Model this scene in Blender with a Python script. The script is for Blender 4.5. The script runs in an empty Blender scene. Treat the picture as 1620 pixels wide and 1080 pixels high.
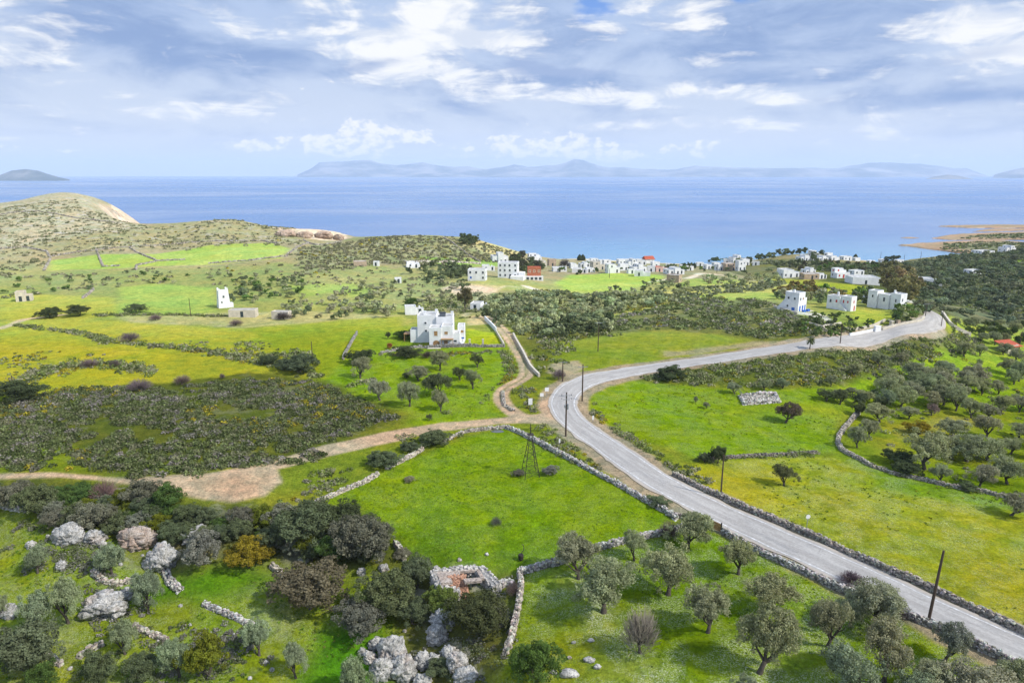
import bpy, math, random
import numpy as np
R = math.radians
rng = np.random.default_rng(7)
random.seed(7)
SC = bpy.context.scene
COL = SC.collection
# ------------------------------------------------------------------ camera
F = 1095.0; PITCH = math.atan(264.5/F); CZ = 75.0
cp_, sp_ = math.cos(PITCH), math.sin(PITCH)
cam = bpy.data.cameras.new('camera'); camo = bpy.data.objects.new('camera', cam); COL.objects.link(camo)
camo.location = (0, 0, CZ); camo.rotation_euler = (R(90)-PITCH, 0, 0)
cam.sensor_width = 36; cam.lens = 36*F/1620; cam.clip_start = 1; cam.clip_end = 200000
SC.camera = camo
SC.view_settings.view_transform = 'Standard'; SC.view_settings.look = 'None'
SC.view_settings.exposure = 0.5; SC.view_settings.gamma = 1
SC.cycles.max_bounces = 6; SC.cycles.diffuse_bounces = 2; SC.cycles.glossy_bounces = 2
SC.cycles.transmission_bounces = 3; SC.cycles.transparent_max_bounces = 8; SC.cycles.volume_bounces = 1
# ------------------------------------------------------------------ sun and sky
SUN_D = np.array([0.86, -0.42, 0.88]); SUN_D /= np.linalg.norm(SUN_D)
SUN_EL = math.asin(SUN_D[2]); SUN_AZ = math.atan2(SUN_D[0], SUN_D[1])
sl = bpy.data.lights.new('sun', 'SUN'); sl.energy = 3.4; sl.angle = R(2.5); sl.color = (1, .955, .88)
so = bpy.data.objects.new('sun', sl); COL.objects.link(so)
so.rotation_euler = (math.pi/2-SUN_EL, 0, math.pi-SUN_AZ)
world = bpy.data.worlds.new('World'); SC.world = world; world.use_nodes = True

class NT:
    """small helper to wire shader nodes"""
    def __init__(s, tree): s.t = tree; s.n = tree.nodes; s.l = tree.links; s.n.clear()
    def new(s, typ, **kw):
        nd = s.n.new(typ)
        for k, v in kw.items():
            if k.startswith('i_'): s.put(nd.inputs[k[2:].replace('_', ' ')], v)
            else: setattr(nd, k, v)
        return nd
    def put(s, sock, v):
        if isinstance(v, bpy.types.NodeSocket): s.l.new(v, sock)
        elif v is not None:
            if hasattr(sock, 'default_value') and isinstance(v, (tuple, list)) and sock.type == 'RGBA' and len(v) == 3: v = (*v, 1)
            sock.default_value = v
    def m(s, op, a, b=None, c=None, clamp=False):
        nd = s.n.new('ShaderNodeMath'); nd.operation = op; nd.use_clamp = clamp
        for i, v in enumerate((a, b, c)):
            if v is not None: s.put(nd.inputs[i], v)
        return nd.outputs[0]
    def vm(s, op, a, b=None, sc=None):
        nd = s.n.new('ShaderNodeVectorMath'); nd.operation = op
        s.put(nd.inputs[0], a)
        if b is not None: s.put(nd.inputs[1], b)
        if sc is not None: s.put(nd.inputs['Scale'], sc)
        return nd.outputs['Value'] if op in ('LENGTH', 'DOT_PRODUCT') else nd.outputs[0]
    def mix(s, f, a, b, blend='MIX'):
        nd = s.n.new('ShaderNodeMix'); nd.data_type = 'RGBA'; nd.blend_type = blend; nd.clamp_factor = True
        s.put(nd.inputs[0], f); s.put(nd.inputs[6], a); s.put(nd.inputs[7], b)
        return nd.outputs[2]
    def noise(s, vec, scale, detail=4, rough=.55, dist=0, w=None):
        nd = s.n.new('ShaderNodeTexNoise'); s.put(nd.inputs['Vector'], vec)
        nd.inputs['Scale'].default_value = scale; nd.inputs['Detail'].default_value = detail
        nd.inputs['Roughness'].default_value = rough; nd.inputs['Distortion'].default_value = dist
        return nd.outputs[0]
    def ramp(s, v, lo, hi, a=0., b=1., smooth=True):
        nd = s.n.new('ShaderNodeMapRange'); nd.interpolation_type = 'SMOOTHSTEP' if smooth else 'LINEAR'
        s.put(nd.inputs[0], v); nd.inputs[1].default_value = lo; nd.inputs[2].default_value = hi
        nd.inputs[3].default_value = a; nd.inputs[4].default_value = b
        return nd.outputs[0]

SKY_S = .72
def build_world():
    t = NT(world.node_tree)
    sky = t.new('ShaderNodeTexSky'); sky.sky_type = 'NISHITA'; sky.sun_disc = False
    sky.sun_elevation = SUN_EL; sky.sun_rotation = SUN_AZ; sky.altitude = 50; sky.air_density = 1; sky.dust_density = 1.2
    b1 = t.new('ShaderNodeBackground', i_Color=sky.outputs[0], i_Strength=.10)
    d = t.new('ShaderNodeTexCoord').outputs['Generated']
    sep = t.new('ShaderNodeSeparateXYZ', i_Vector=d); X, Y, Z = sep.outputs
    el = t.m('ARCSINE', Z); az = t.m('ARCTAN2', X, Y)
    # cloud deck seen in perspective: direction projected on a plane overhead
    zz = t.m('ADD', t.m('MAXIMUM', Z, 0.0), .045)
    P = t.new('ShaderNodeCombineXYZ', i_X=t.m('DIVIDE', X, zz), i_Y=t.m('DIVIDE', Y, zz), i_Z=0.).outputs[0]
    A = t.new('ShaderNodeCombineXYZ', i_X=t.m('MULTIPLY', az, 1.), i_Y=t.m('MULTIPLY', el, 3.2), i_Z=0.).outputs[0]
    wv = t.n.new('ShaderNodeTexNoise'); t.put(wv.inputs['Vector'], A); wv.inputs['Scale'].default_value = 5; wv.inputs['Detail'].default_value = 5
    wsep = t.new('ShaderNodeSeparateXYZ', i_Vector=wv.outputs['Color'])
    azw = t.m('ADD', az, t.m('MULTIPLY', t.m('SUBTRACT', wsep.outputs[0], .5), .26))
    elw = t.m('ADD', el, t.m('MULTIPLY', t.m('SUBTRACT', wsep.outputs[1], .5), .07))
    def gs(lst):
        tot = None
        for (px, py, rx, ry, amp) in lst:
            e0 = math.atan((540-py)/F)-PITCH
            a0 = math.atan((px-810)/F/math.cos(e0)); ra = rx/F; re = ry/F
            u = t.m('DIVIDE', t.m('SUBTRACT', azw, a0), ra); v = t.m('DIVIDE', t.m('SUBTRACT', elw, e0), re)
            q = t.m('ADD', t.m('MULTIPLY', u, u), t.m('MULTIPLY', v, v))
            g = t.m('MULTIPLY', t.m('POWER', 2.718, t.m('MULTIPLY', q, -1.)), amp)
            tot = g if tot is None else t.m('ADD', tot, g)
        return tot
    n1 = t.noise(P, .55, 7, .6, .4); n2 = t.noise(P, 1.7, 6, .62, .2)
    nA = t.noise(A, 7, 7, .6, .3)
    dark = gs([(250, 60, 150, 38, .8), (480, 105, 170, 26, .9), (860, 128, 170, 16, .8), (1130, 75, 170, 34, .8), (1290, 40, 160, 22, .4),
               (1420, 178, 190, 18, .9), (1560, 215, 90, 9, .8), (1260, 130, 230, 16, .5), (60, 130, 120, 12, .25), (620, 40, 60, 30, -.3), (340, 10, 200, 20, .4)])
    lite = gs([(720, 50, 150, 46, 1.3), (640, 125, 120, 12, .8), (1060, 20, 100, 22, .7), (1520, 80, 130, 40, 1.1), (1560, 130, 90, 10, .9), (1000, 150, 260, 12, .7),
               (60, 60, 110, 40, .6), (1330, 8, 100, 14, 1.), (1100, 205, 260, 10, .5), (330, 190, 170, 20, .4), (1190, 160, 60, 8, .6), (120, 100, 100, 20, .4)])
    S1 = t.new('ShaderNodeCombineXYZ', i_X=t.m('MULTIPLY', az, 4.), i_Y=t.m('MULTIPLY', el, 14.), i_Z=1.).outputs[0]
    S2 = t.new('ShaderNodeCombineXYZ', i_X=t.m('MULTIPLY', az, 9.), i_Y=t.m('MULTIPLY', el, 60.), i_Z=5.).outputs[0]
    S3 = t.new('ShaderNodeCombineXYZ', i_X=t.m('MULTIPLY', az, 11.), i_Y=t.m('MULTIPLY', el, 24.), i_Z=9.).outputs[0]
    s1 = t.noise(S1, 1.3, 9, .58, .6); s2 = t.noise(S2, 1.0, 8, .6, .4); s3 = t.noise(S3, 1.2, 9, .6, .5)
    base = t.mix(t.ramp(el, .02, .22), (.68, .745, .86), (.46, .58, .82))
    cen = lambda n, k: t.m('MULTIPLY', t.m('SUBTRACT', n, .5), k)
    fd = t.m('ADD', t.m('MULTIPLY', dark, .8), t.m('ADD', cen(s1, 2.2), cen(s3, 1.3)))
    low = t.ramp(el, .02, .10, .25, 1.)
    c = t.mix(t.m('MULTIPLY', t.ramp(fd, -.12, .85), low), base, (.245, .36, .63))
    fl = t.m('ADD', t.m('MULTIPLY', lite, 1.0), t.m('ADD', cen(s2, 1.6), t.m('ADD', cen(s3, 2.4), cen(s1, -.9))))
    lw = t.mix(t.ramp(s3, .40, .60), (.74, .79, .89), (1.04, 1.03, 1.01))
    c = t.mix(t.m('MULTIPLY', t.ramp(fl, .18, .9), .93), c, lw)
    # greyer undersides of the big bright heaps
    sh = gs([(870, 112, 110, 12, 1.), (600, 100, 60, 14, .6), (1480, 128, 130, 10, .6), (760, 40, 40, 14, .35)])
    c = t.mix(t.m('MULTIPLY', t.ramp(t.m('ADD', sh, cen(s3, 1.)), .3, .9), .8), c, (.33, .43, .68))
    # cumulus heads low above the sea
    B = t.new('ShaderNodeCombineXYZ', i_X=az, i_Y=t.m('MULTIPLY', el, 1.6), i_Z=3.).outputs[0]
    nb = t.noise(B, 30, 6, .58, .1); nc = t.noise(B, 60, 4, .6)
    cum = gs([(440, 232, 34, 17, .8), (560, 226, 60, 22, 1.15), (640, 226, 55, 17, 1.), (790, 230, 60, 18, .8), (890, 234, 60, 18, 1.), (970, 240, 50, 14, .9), (1100, 240, 40, 18, .6), (1400, 243, 60, 8, .5), (20, 228, 30, 5, .6), (140, 227, 26, 5, .6)])
    fc = t.m('ADD', cum, t.m('MULTIPLY', t.m('SUBTRACT', nb, .5), 2.6))
    cc = t.mix(t.ramp(nc, .35, .6), (.66, .73, .88), (1.06, 1.03, .98))
    c = t.mix(t.m('MULTIPLY', t.ramp(fc, .46, .78), .92), c, cc)
    # low haze at the horizon
    c = t.mix(t.ramp(el, 0.0, .04, .5, 0.), c, (.66, .73, .85))
    blue = gs([(915, 16, 26, 14, 1.), (1180, 2, 30, 8, 1.), (300, 2, 60, 6, .5)])
    c = t.mix(t.ramp(blue, .3, .9), c, (.16, .34, .80))
    c = t.vm('SCALE', c, sc=t.ramp(el, .28, .6, 1., 1.75))      # cloud deck brightened overhead, above the view, to keep up the fill light
    b2 = t.new('ShaderNodeBackground', i_Color=c, i_Strength=SKY_S)
    cov = t.ramp(el, .3, 1.0, .985, .55)
    ms = t.new('ShaderNodeMixShader'); t.put(ms.inputs[0], cov); t.l.new(b1.outputs[0], ms.inputs[1]); t.l.new(b2.outputs[0], ms.inputs[2])
    o = t.new('ShaderNodeOutputWorld'); t.l.new(ms.outputs[0], o.inputs[0])
build_world()

# ------------------------------------------------------------------ generic helpers
def tag(o, label=None, cat=None, group=None, kind=None):
    if label: o['label'] = label
    if cat: o['category'] = cat
    if group: o['group'] = group
    if kind or cat: o['kind'] = kind or 'thing'
    return o
def link(name, me, parent=None):
    o = bpy.data.objects.new(name, me); COL.objects.link(o)
    if parent is not None: o.parent = parent
    return o
def empty(name, loc, rz=0.):
    o = bpy.data.objects.new(name, None); COL.objects.link(o)
    o.location = loc; o.rotation_euler = (0, 0, rz); o.empty_display_size = .5; return o
def mesh(name, V, Q, mat=None, smooth=False, col=None, mats=None, midx=None):
    V = np.asarray(V, dtype=np.float32); Q = np.asarray(Q, dtype=np.int32)
    me = bpy.data.meshes.new(name); k = Q.shape[1]; nf = len(Q)
    me.vertices.add(len(V)); me.vertices.foreach_set('co', V.ravel())
    me.loops.add(nf*k); me.loops.foreach_set('vertex_index', Q.ravel())
    me.polygons.add(nf); me.polygons.foreach_set('loop_start', np.arange(nf, dtype=np.int32)*k)
    me.update(calc_edges=True)
    me.polygons.foreach_set('use_smooth', np.full(nf, bool(smooth), dtype=bool))
    if col is not None:
        a = me.color_attributes.new('Col', 'FLOAT_COLOR', 'POINT')
        c = np.ones((len(V), 4), dtype=np.float32); c[:, :col.shape[1]] = col
        a.data.foreach_set('color', c.ravel())
    if mats:
        for m_ in mats: me.materials.append(m_)
        if midx is not None: me.polygons.foreach_set('material_index', np.asarray(midx, dtype=np.int32))
    elif mat is not None: me.materials.append(mat)
    return me
class MB:
    """collects quads for one mesh"""
    def __init__(s): s.V = []; s.Q = []; s.n = 0; s.C = []
    def add(s, V, Q, c=None):
        V = np.asarray(V, float); Q = np.asarray(Q, int)
        s.V.append(V); s.Q.append(Q+s.n); s.n += len(V)
        s.C.append(np.tile(np.asarray(c if c is not None else (1, 1, 1), float), (len(V), 1)))
    def box(s, x0, y0, z0, x1, y1, z1, c=None):
        V = [(x0, y0, z0), (x1, y0, z0), (x1, y1, z0), (x0, y1, z0), (x0, y0, z1), (x1, y0, z1), (x1, y1, z1), (x0, y1, z1)]
        s.add(V, [(0, 3, 2, 1), (4, 5, 6, 7), (0, 1, 5, 4), (1, 2, 6, 5), (2, 3, 7, 6), (3, 0, 4, 7)], c)
    def tube(s, pts, rad, k=7, c=None, cap=True):
        pts = np.asarray(pts, float); n = len(pts); V = []
        for i in range(n):
            d = pts[min(i+1, n-1)]-pts[max(i-1, 0)]; d /= (np.linalg.norm(d)+1e-9)
            a = np.array((1., 0, 0)) if abs(d[0]) < .8 else np.array((0, 1., 0))
            u = np.cross(d, a); u /= np.linalg.norm(u); v = np.cross(d, u)
            for j in range(k):
                th = 2*math.pi*j/k; V.append(pts[i]+rad[i]*(math.cos(th)*u+math.sin(th)*v))
        Q = [(i*k+j, i*k+(j+1) % k, (i+1)*k+(j+1) % k, (i+1)*k+j) for i in range(n-1) for j in range(k)]
        if cap:
            c0 = len(V); V.append(pts[-1]); b = (n-1)*k
            Q += [(b+j, b+(j+1) % k, c0, c0) for j in range(k)]
            Q = [q if q[2] != q[3] else (q[0], q[1], q[2], q[2]) for q in Q]
            # caps as quads made of ring pairs
            Q = [q for q in Q if q[2] != q[3]]+[(b+j, b+(j+1) % k, b+(j+2) % k, c0) for j in range(0, k-1, 2)]
        s.add(V, Q, c)
    def build(s, name, mat, parent=None, smooth=False, color=False):
        V = np.vstack(s.V); Q = np.vstack(s.Q)
        me = mesh(name, V, Q, mat, smooth, np.vstack(s.C) if color else None)
        return link(name, me, parent)
def hash2(ix, iy, seed=0):
    h = (ix.astype(np.int64)*374761393+iy.astype(np.int64)*668265263+seed*974634777) & 0xffffffff
    h = ((h ^ (h >> 13))*1274126177) & 0xffffffff
    return ((h ^ (h >> 16)) & 0xffff)/65535.0
def vnoise(x, y, seed=0):
    x = np.asarray(x, float); y = np.asarray(y, float)
    ix = np.floor(x); iy = np.floor(y); fx = x-ix; fy = y-iy
    fx = fx*fx*(3-2*fx); fy = fy*fy*(3-2*fy); ix = ix.astype(np.int64); iy = iy.astype(np.int64)
    a = hash2(ix, iy, seed); b = hash2(ix+1, iy, seed); c = hash2(ix, iy+1, seed); d = hash2(ix+1, iy+1, seed)
    return (a+(b-a)*fx)*(1-fy)+(c+(d-c)*fx)*fy
def fbm(x, y, lam, oct=4, seed=0):
    r = 0; a = 1; tot = 0
    for o in range(oct):
        r = r+a*vnoise(x/lam+17.3*o, y/lam-9.1*o, seed+o); tot += a; a *= .55; lam /= 2.03
    return r/tot-.5
def sstep(x, a, b):
    t = np.clip((x-a)/(b-a), 0, 1); return t*t*(3-2*t)

# ------------------------------------------------------------------ materials
def newmat(name):
    m = bpy.data.materials.new(name); m.use_nodes = True; return m, NT(m.node_tree)
def principled(t, color, rough=.8, spec=.3, normal=None, **kw):
    p = t.new('ShaderNodeBsdfPrincipled'); t.put(p.inputs['Base Color'], color); t.put(p.inputs['Roughness'], rough)
    t.put(p.inputs['Specular IOR Level'], spec)
    if normal is not None: t.put(p.inputs['Normal'], normal)
    o = t.new('ShaderNodeOutputMaterial'); t.l.new(p.outputs[0], o.inputs[0]); return p
def bump(t, h, strength=.5, dist=.1):
    b = t.new('ShaderNodeBump'); b.inputs['Strength'].default_value = strength; b.inputs['Distance'].default_value = dist
    t.put(b.inputs['Height'], h); return b.outputs[0]
def pos(t): return t.new('ShaderNodeNewGeometry').outputs['Position']
def plaster(name, c, var=.08, rough=.85, scale=.6, grime=.25):
    m, t = newmat(name); p = pos(t)
    n = t.noise(p, scale, 5, .6); n2 = t.noise(p, 7, 3, .6)
    v = t.m('MULTIPLY', t.ramp(n, .3, .75, 1-var*2, 1.0+var*.4), t.ramp(n2, .2, .8, .96, 1.03))
    cc = t.vm('SCALE', c, sc=v)
    st = t.noise(t.vm('MULTIPLY', p, (1.2, 1.2, .25)), 1.3, 4, .6)
    cc = t.mix(t.m('MULTIPLY', t.ramp(st, .58, .75), grime), cc, tuple(x*.62 for x in c))
    principled(t, cc, rough, .2, bump(t, n2, .25, .03)); return m
M = {}
M['white'] = plaster('white_plaster', (.80, .80, .79))
M['cream'] = plaster('cream_plaster', (.62, .56, .45), .12)
M['tan'] = plaster('tan_plaster', (.50, .38, .27), .15)
M['pink'] = plaster('pink_plaster', (.62, .42, .36), .12)
M['orange'] = plaster('orange_brick_wall', (.55, .19, .10), .25, .9, 1.5)
M['roofgrey'] = plaster('roof_screed', (.55, .54, .51), .2, .9, .5)
M['redroof'] = plaster('red_tile_roof', (.50, .11, .055), .2, .8, 2.)
M['tanwood'] = plaster('tan_wood', (.42, .25, .11), .2, .6, 3., 0)
M['blue'] = plaster('blue_paint', (.03, .13, .48), .08, .5, 3., 0)
M['red'] = plaster('red_paint', (.50, .04, .04), .08, .5, 3., 0)
M['darkpaint'] = plaster('dark_grey_paint', (.07, .08, .09), .1, .5, 3., 0)
M['metal'] = plaster('galvanised_metal', (.30, .31, .32), .1, .4, 3., .2)
M['rust'] = plaster('rusty_dark_metal', (.055, .045, .04), .3, .7, 3., .3)
M['signwhite'] = plaster('sign_white', (.75, .75, .73), .05, .5, 3., .1)
M['water'] = None
def mat_glass():
    m, t = newmat('window_glass'); principled(t, (.03, .045, .06), .08, .6); return m
M['glass'] = mat_glass()
def mat_wood():
    m, t = newmat('weathered_wood_pole'); p = pos(t)
    n = t.noise(t.vm('MULTIPLY', p, (9, 9, .8)), 1, 4, .6)
    principled(t, t.mix(n, (.045, .03, .022), (.12, .085, .06)), .85, .2, bump(t, n, .5, .02)); return m
M['wood'] = mat_wood()
def mat_rock(name, a, b, warm=.2, sc=1.):
    m, t = newmat(name); p = pos(t)
    n = t.noise(p, 1.1*sc, 8, .68, .4); n2 = t.noise(p, 5*sc, 6, .7); n3 = t.noise(p, .35*sc, 3, .5)
    vo = t.new('ShaderNodeTexVoronoi'); t.put(vo.inputs['Vector'], p); vo.inputs['Scale'].default_value = 2.2*sc
    pit = t.ramp(n2, .40, .50)
    c = t.mix(t.ramp(n, .32, .66), b, a)
    c = t.mix(t.m('MULTIPLY', t.ramp(n3, .52, .7), warm), c, (.50, .27, .15))
    c = t.mix(t.m('MULTIPLY', t.m('SUBTRACT', 1., pit), .65), c, (.07, .07, .065))
    h = t.m('ADD', n2, t.m('MULTIPLY', vo.outputs[0], .6))
    principled(t, c, .95, .15, bump(t, h, .8, .25)); return m
M['lime'] = mat_rock('grey_limestone', (.60, .58, .54), (.22, .22, .205))
M['cliff'] = mat_rock('warm_cliff_rock', (.55, .42, .32), (.30, .20, .14), .55, .12)
M['cave'] = mat_rock('pinkish_limestone', (.55, .47, .40), (.32, .25, .20), .3)
def mat_wall(name, ca, cb):
    m, t = newmat(name); p = pos(t)
    a = t.new('ShaderNodeAttribute', attribute_name='Col').outputs['Color']
    n = t.noise(p, 6, 5, .7)
    c = t.mix(t.ramp(n, .3, .7), cb, ca)
    c = t.mix(1., c, a, 'MULTIPLY')
    principled(t, c, .95, .12, bump(t, n, .6, .06)); return m
M['drywall'] = mat_wall('dry_stone', (.58, .54, .47), (.32, .29, .25))
M['drywall_grey'] = mat_wall('dry_stone_grey', (.58, .57, .54), (.30, .29, .275))
M['drywall_red'] = mat_wall('red_rubble', (.46, .27, .18), (.27, .15, .10))
def mat_leaf(name, obj=True, trans=.3):
    m, t = newmat(name)
    a = t.new('ShaderNodeAttribute', attribute_name='Col').outputs['Color']
    c = a
    if obj:
        oi = t.new('ShaderNodeObjectInfo').outputs['Color']; c = t.mix(1., a, oi, 'MULTIPLY')
    d = t.new('ShaderNodeBsdfDiffuse'); t.put(d.inputs[0], c)
    tr = t.new('ShaderNodeBsdfTranslucent'); t.put(tr.inputs[0], t.mix(1., c, (1.1, 1.15, .6), 'MULTIPLY'))
    ms = t.new('ShaderNodeMixShader'); ms.inputs[0].default_value = trans
    t.l.new(d.outputs[0], ms.inputs[1]); t.l.new(tr.outputs[0], ms.inputs[2])
    o = t.new('ShaderNodeOutputMaterial'); t.l.new(ms.outputs[0], o.inputs[0]); return m
M['leaf'] = mat_leaf('foliage'); M['scrub'] = mat_leaf('scrub_foliage', False, .2)
def mat_bark():
    m, t = newmat('bark'); p = pos(t); n = t.noise(t.vm('MULTIPLY', p, (3, 3, 1)), 2, 5, .7)
    principled(t, t.mix(n, (.035, .03, .024), (.13, .11, .09)), .95, .1, bump(t, n, .8, .05)); return m
M['bark'] = mat_bark()

# ------------------------------------------------------------------ terrain
def raydir(px, py):
    x = (np.asarray(px, float)-810)/F; y = (540-np.asarray(py, float))/F
    return x, cp_+y*sp_, -sp_+y*cp_
def groundY(px, py, h):
    x, y, z = raydir(px, py); return h*(-y/z)
CPT = []
def cp(px, py, h):
    x, y, z = raydir(px, py); CPT.append((x/y, math.log(h*(-y/z)), CZ-h))
def wp(px, Y, h): CPT.append(((px-810)/(F*.985), math.log(Y), CZ-h))
for a in [(0,1080,56),(200,1080,57),(400,1080,57),(700,1080,57.5),(810,1080,54.5),(1100,1080,52),(1350,1080,51),(1620,1080,50),
 (0,950,55),(200,950,55.5),(400,950,56),(650,950,56),(830,930,53.3),(960,960,52.5),(1100,900,52),(1620,1000,50.3),(1300,960,51.3),
 (0,850,54),(250,870,54.5),(420,880,54.5),(600,860,53.5),(700,870,53),(800,800,52),(950,820,51.5),(1300,850,51),(1620,850,51.5),(1450,780,52.3),
 (0,790,51.5),(100,770,50.5),(250,800,50.8),(400,790,51),(550,790,52),(700,720,51.5),(860,665,50.5),(1000,700,50.7),(1100,750,51),(1620,750,54),(1400,700,54),
 (0,650,50),(150,700,50.5),(300,650,51),(450,690,51),(600,620,51),(780,640,50.7),(900,600,50.2),(1000,640,52),(1200,650,53),(1350,640,55),(1500,650,57),(1620,640,59),
 (0,540,50),(150,560,50.5),(300,540,51),(450,560,51),(560,520,50.5),(640,548,50.4),(740,545,50.4),(830,550,50.8),(950,560,50.8),(1080,540,50.8),(1200,550,50.3),(1320,540,49.7),(1400,560,54),(1480,505,49.5),(1430,522,49.7),(1500,540,55),(1620,560,60),
 (0,470,51),(100,490,51),(200,480,51.5),(355,485,52),(450,470,52.5),(550,480,53),(700,490,52.5),(800,490,54),(900,500,54),(1000,490,52.5),(1100,500,50),(1180,470,51),(1265,490,48.5),(1340,490,48.5),(1400,490,49),(1480,480,54),(1550,500,58),(1620,490,60),
 (0,440,50),(60,430,50),(150,410,48.5),(250,420,49.5),(330,430,51),(400,440,51.5),(450,400,47),(350,390,46),(200,390,45.5),
 (0,380,44),(100,350,36),(30,345,33.5),(180,345,42),(180,332,39),(280,370,44),(380,370,43.5),
 (0,322,29),(60,314,27.5),(120,312,27.5),(140,313,30),(165,317,36),(190,331,50),(213,351,71),
 (215,357,44),(260,356,43),(330,350,40),(380,350,40),(410,356,42),(430,360,43),(470,361,44.5),(500,363,47),(530,367,52),(548,375,62),(470,380,46.5),(540,380,50),
 (560,376,48.5),(620,372,46),(680,373,47),(740,377,48.5),(760,382,50),(800,394,57),(832,402,65),(850,408,72),
 (500,440,52),(480,400,47.5),(600,430,54),(700,440,55),(760,430,57),(650,400,51),(750,400,54),(800,415,60),
 (740,445,53.5),(800,440,54.5),(850,445,57),(880,425,64),(900,415,71),(920,409,75),(1000,437,62),(1000,425,67),(1000,415,73.5),(1080,445,57),(1080,418,73.5),(1150,420,72),(1200,412,71),
 (1250,404,66),(1300,402,66),(1300,412,70),(1350,412,72.5),(1400,416,74.2),(1450,409,75),(1500,403,75),(1180,440,63),(1280,435,61),(1340,440,59),(1400,440,62),
 (1100,470,53),(1000,470,55),(900,470,56),(1250,460,54),(1370,455,55),(1430,470,56),
 (1500,440,66),(1620,440,62),(1620,410,64),(1620,399,66),(1560,404,69),(1530,415,69),(1560,470,62)]: cp(*a)
for a in [(0,1050,62),(0,1250,95),(120,1250,95),(-300,850,30),(-300,1100,70),(-300,1300,100),(213,1180,100),(240,900,92),(200,820,80),(230,720,78),(300,720,84),(400,720,84),(480,740,90),(560,780,95),
 (600,680,85),(700,670,88),(800,680,88),(870,690,84),(950,720,86),(1100,740,90),(1250,720,86),(1350,740,88),(1450,740,84),(1550,740,82),(1620,760,80),(1800,760,70),
 (1400,900,92),(1620,900,92),(1800,900,90)]: wp(*a)
for px in range(-500, 2200, 250): wp(px, 1600, 125); wp(px, 30, 56)
for py, h in ((1080, 56), (800, 53), (600, 51), (480, 50), (400, 46)): cp(-450, py, h)
for py, h in ((1080, 50), (850, 52), (650, 62), (500, 63), (430, 62), (405, 64)): cp(2100, py, h)
CPT = np.array(CPT)
NU, NY = 1020, 1080
Uv = np.linspace(-1.6, 1.6, NU); Yv = np.exp(np.linspace(math.log(26), math.log(1700), NY))
def tps():
    S = 2.2
    P = np.c_[CPT[:, 0]*S, CPT[:, 1]]; z = CPT[:, 2]; n = len(P)
    def K(d2): return .5*d2*np.log(d2+1e-12)
    D = ((P[:, None]-P[None])**2).sum(-1)
    A = np.zeros((n+3, n+3)); A[:n, :n] = K(D)+np.eye(n)*.0015; A[:n, n] = 1; A[:n, n+1:] = P; A[n:, :n] = A[:n, n:].T
    w = np.linalg.solve(A, np.r_[z, 0, 0, 0])
    H = np.zeros((NY, NU)); lY = np.log(Yv)
    for j in range(0, NY, 40):
        yy, uu = np.meshgrid(lY[j:j+40], Uv*S, indexing='ij')
        acc = w[n]+w[n+1]*uu+w[n+2]*yy
        for i in range(n): acc = acc+w[i]*K((uu-P[i, 0])**2+(yy-P[i, 1])**2)
        H[j:j+40] = acc
    return H
HZ = tps()
GX = Uv[None]*Yv[:, None]; GY = np.repeat(Yv[:, None], NU, 1)
HZ += fbm(GX, GY, 14, 3, 3)*.7*(1-.3*sstep(GY, 300, 500))+fbm(GX, GY, 4, 2, 9)*.18
hillw = sstep(GY, 380, 520)*(HZ > 4)
HZ += fbm(GX, GY, 60, 5, 5)*3.*hillw
# the broken rocky ground in the left foreground
rw = np.exp(-((GX+20)/26)**2-((GY-85)/26)**2)
HZ += fbm(GX, GY, 9, 4, 21)*2.2*rw
HZ = np.maximum(HZ, -25)
def hz(x, y):
    x = np.asarray(x, float); y = np.asarray(y, float)
    u = np.clip((x/y-Uv[0])/(Uv[1]-Uv[0]), 0, NU-1.001); v = np.clip((np.log(y)-math.log(26))/(math.log(1700/26)/(NY-1)), 0, NY-1.001)
    iu = u.astype(int); iv = v.astype(int); fu = u-iu; y0 = Yv[iv]; fv = (y-y0)/(Yv[iv+1]-y0)
    return (HZ[iv, iu]*(1-fu)+HZ[iv, iu+1]*fu)*(1-fv)+(HZ[iv+1, iu]*(1-fu)+HZ[iv+1, iu+1]*fu)*fv
def ground(px, py, sea=False):
    """where the sight line of a photo point meets the ground: a plan position in metres"""
    x, y, z = raydir(px, py); u = float(x/y); s = float(z/y)
    q = min(max((u-Uv[0])/(Uv[1]-Uv[0]), 0), NU-1.001); i = int(q); f = q-i
    zc = HZ[:, i]*(1-f)+HZ[:, i+1]*f
    if sea: zc = np.maximum(zc, 0)
    zr = CZ+Yv*s; k = np.argmax(zc >= zr)
    if zc[k] < zr[k]:
        Y = CZ/(-s) if s < 0 else 1500.; Y = min(Y, 1500); return (u*Y, Y)
    if k == 0: Y = Yv[0]
    else:
        a = zr[k-1]-zc[k-1]; b = zr[k]-zc[k]; Y = Yv[k-1]+(Yv[k]-Yv[k-1])*a/(a-b)
    return (u*Y, Y)
def gpts(lst, sea=False): return np.array([ground(a, b, sea) for a, b in lst])
def mpp(x, y, z): return ((y*cp_)+(CZ-z)*sp_)/F
def polydist(x, y, P):
    """signed distance to polygon, positive inside"""
    d = np.full(x.shape, 1e9); ins = np.zeros(x.shape, bool); n = len(P)
    for i in range(n):
        ax, ay = P[i]; bx, by = P[(i+1) % n]
        ex, ey = bx-ax, by-ay; L = ex*ex+ey*ey+1e-9
        t = np.clip(((x-ax)*ex+(y-ay)*ey)/L, 0, 1)
        d = np.minimum(d, (x-ax-t*ex)**2+(y-ay-t*ey)**2)
        c = ((ay > y) != (by > y)) & (x < (bx-ax)*(y-ay)/(by-ay+1e-12)+ax)
        ins ^= c
    d = np.sqrt(d); return np.where(ins, d, -d)
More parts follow.
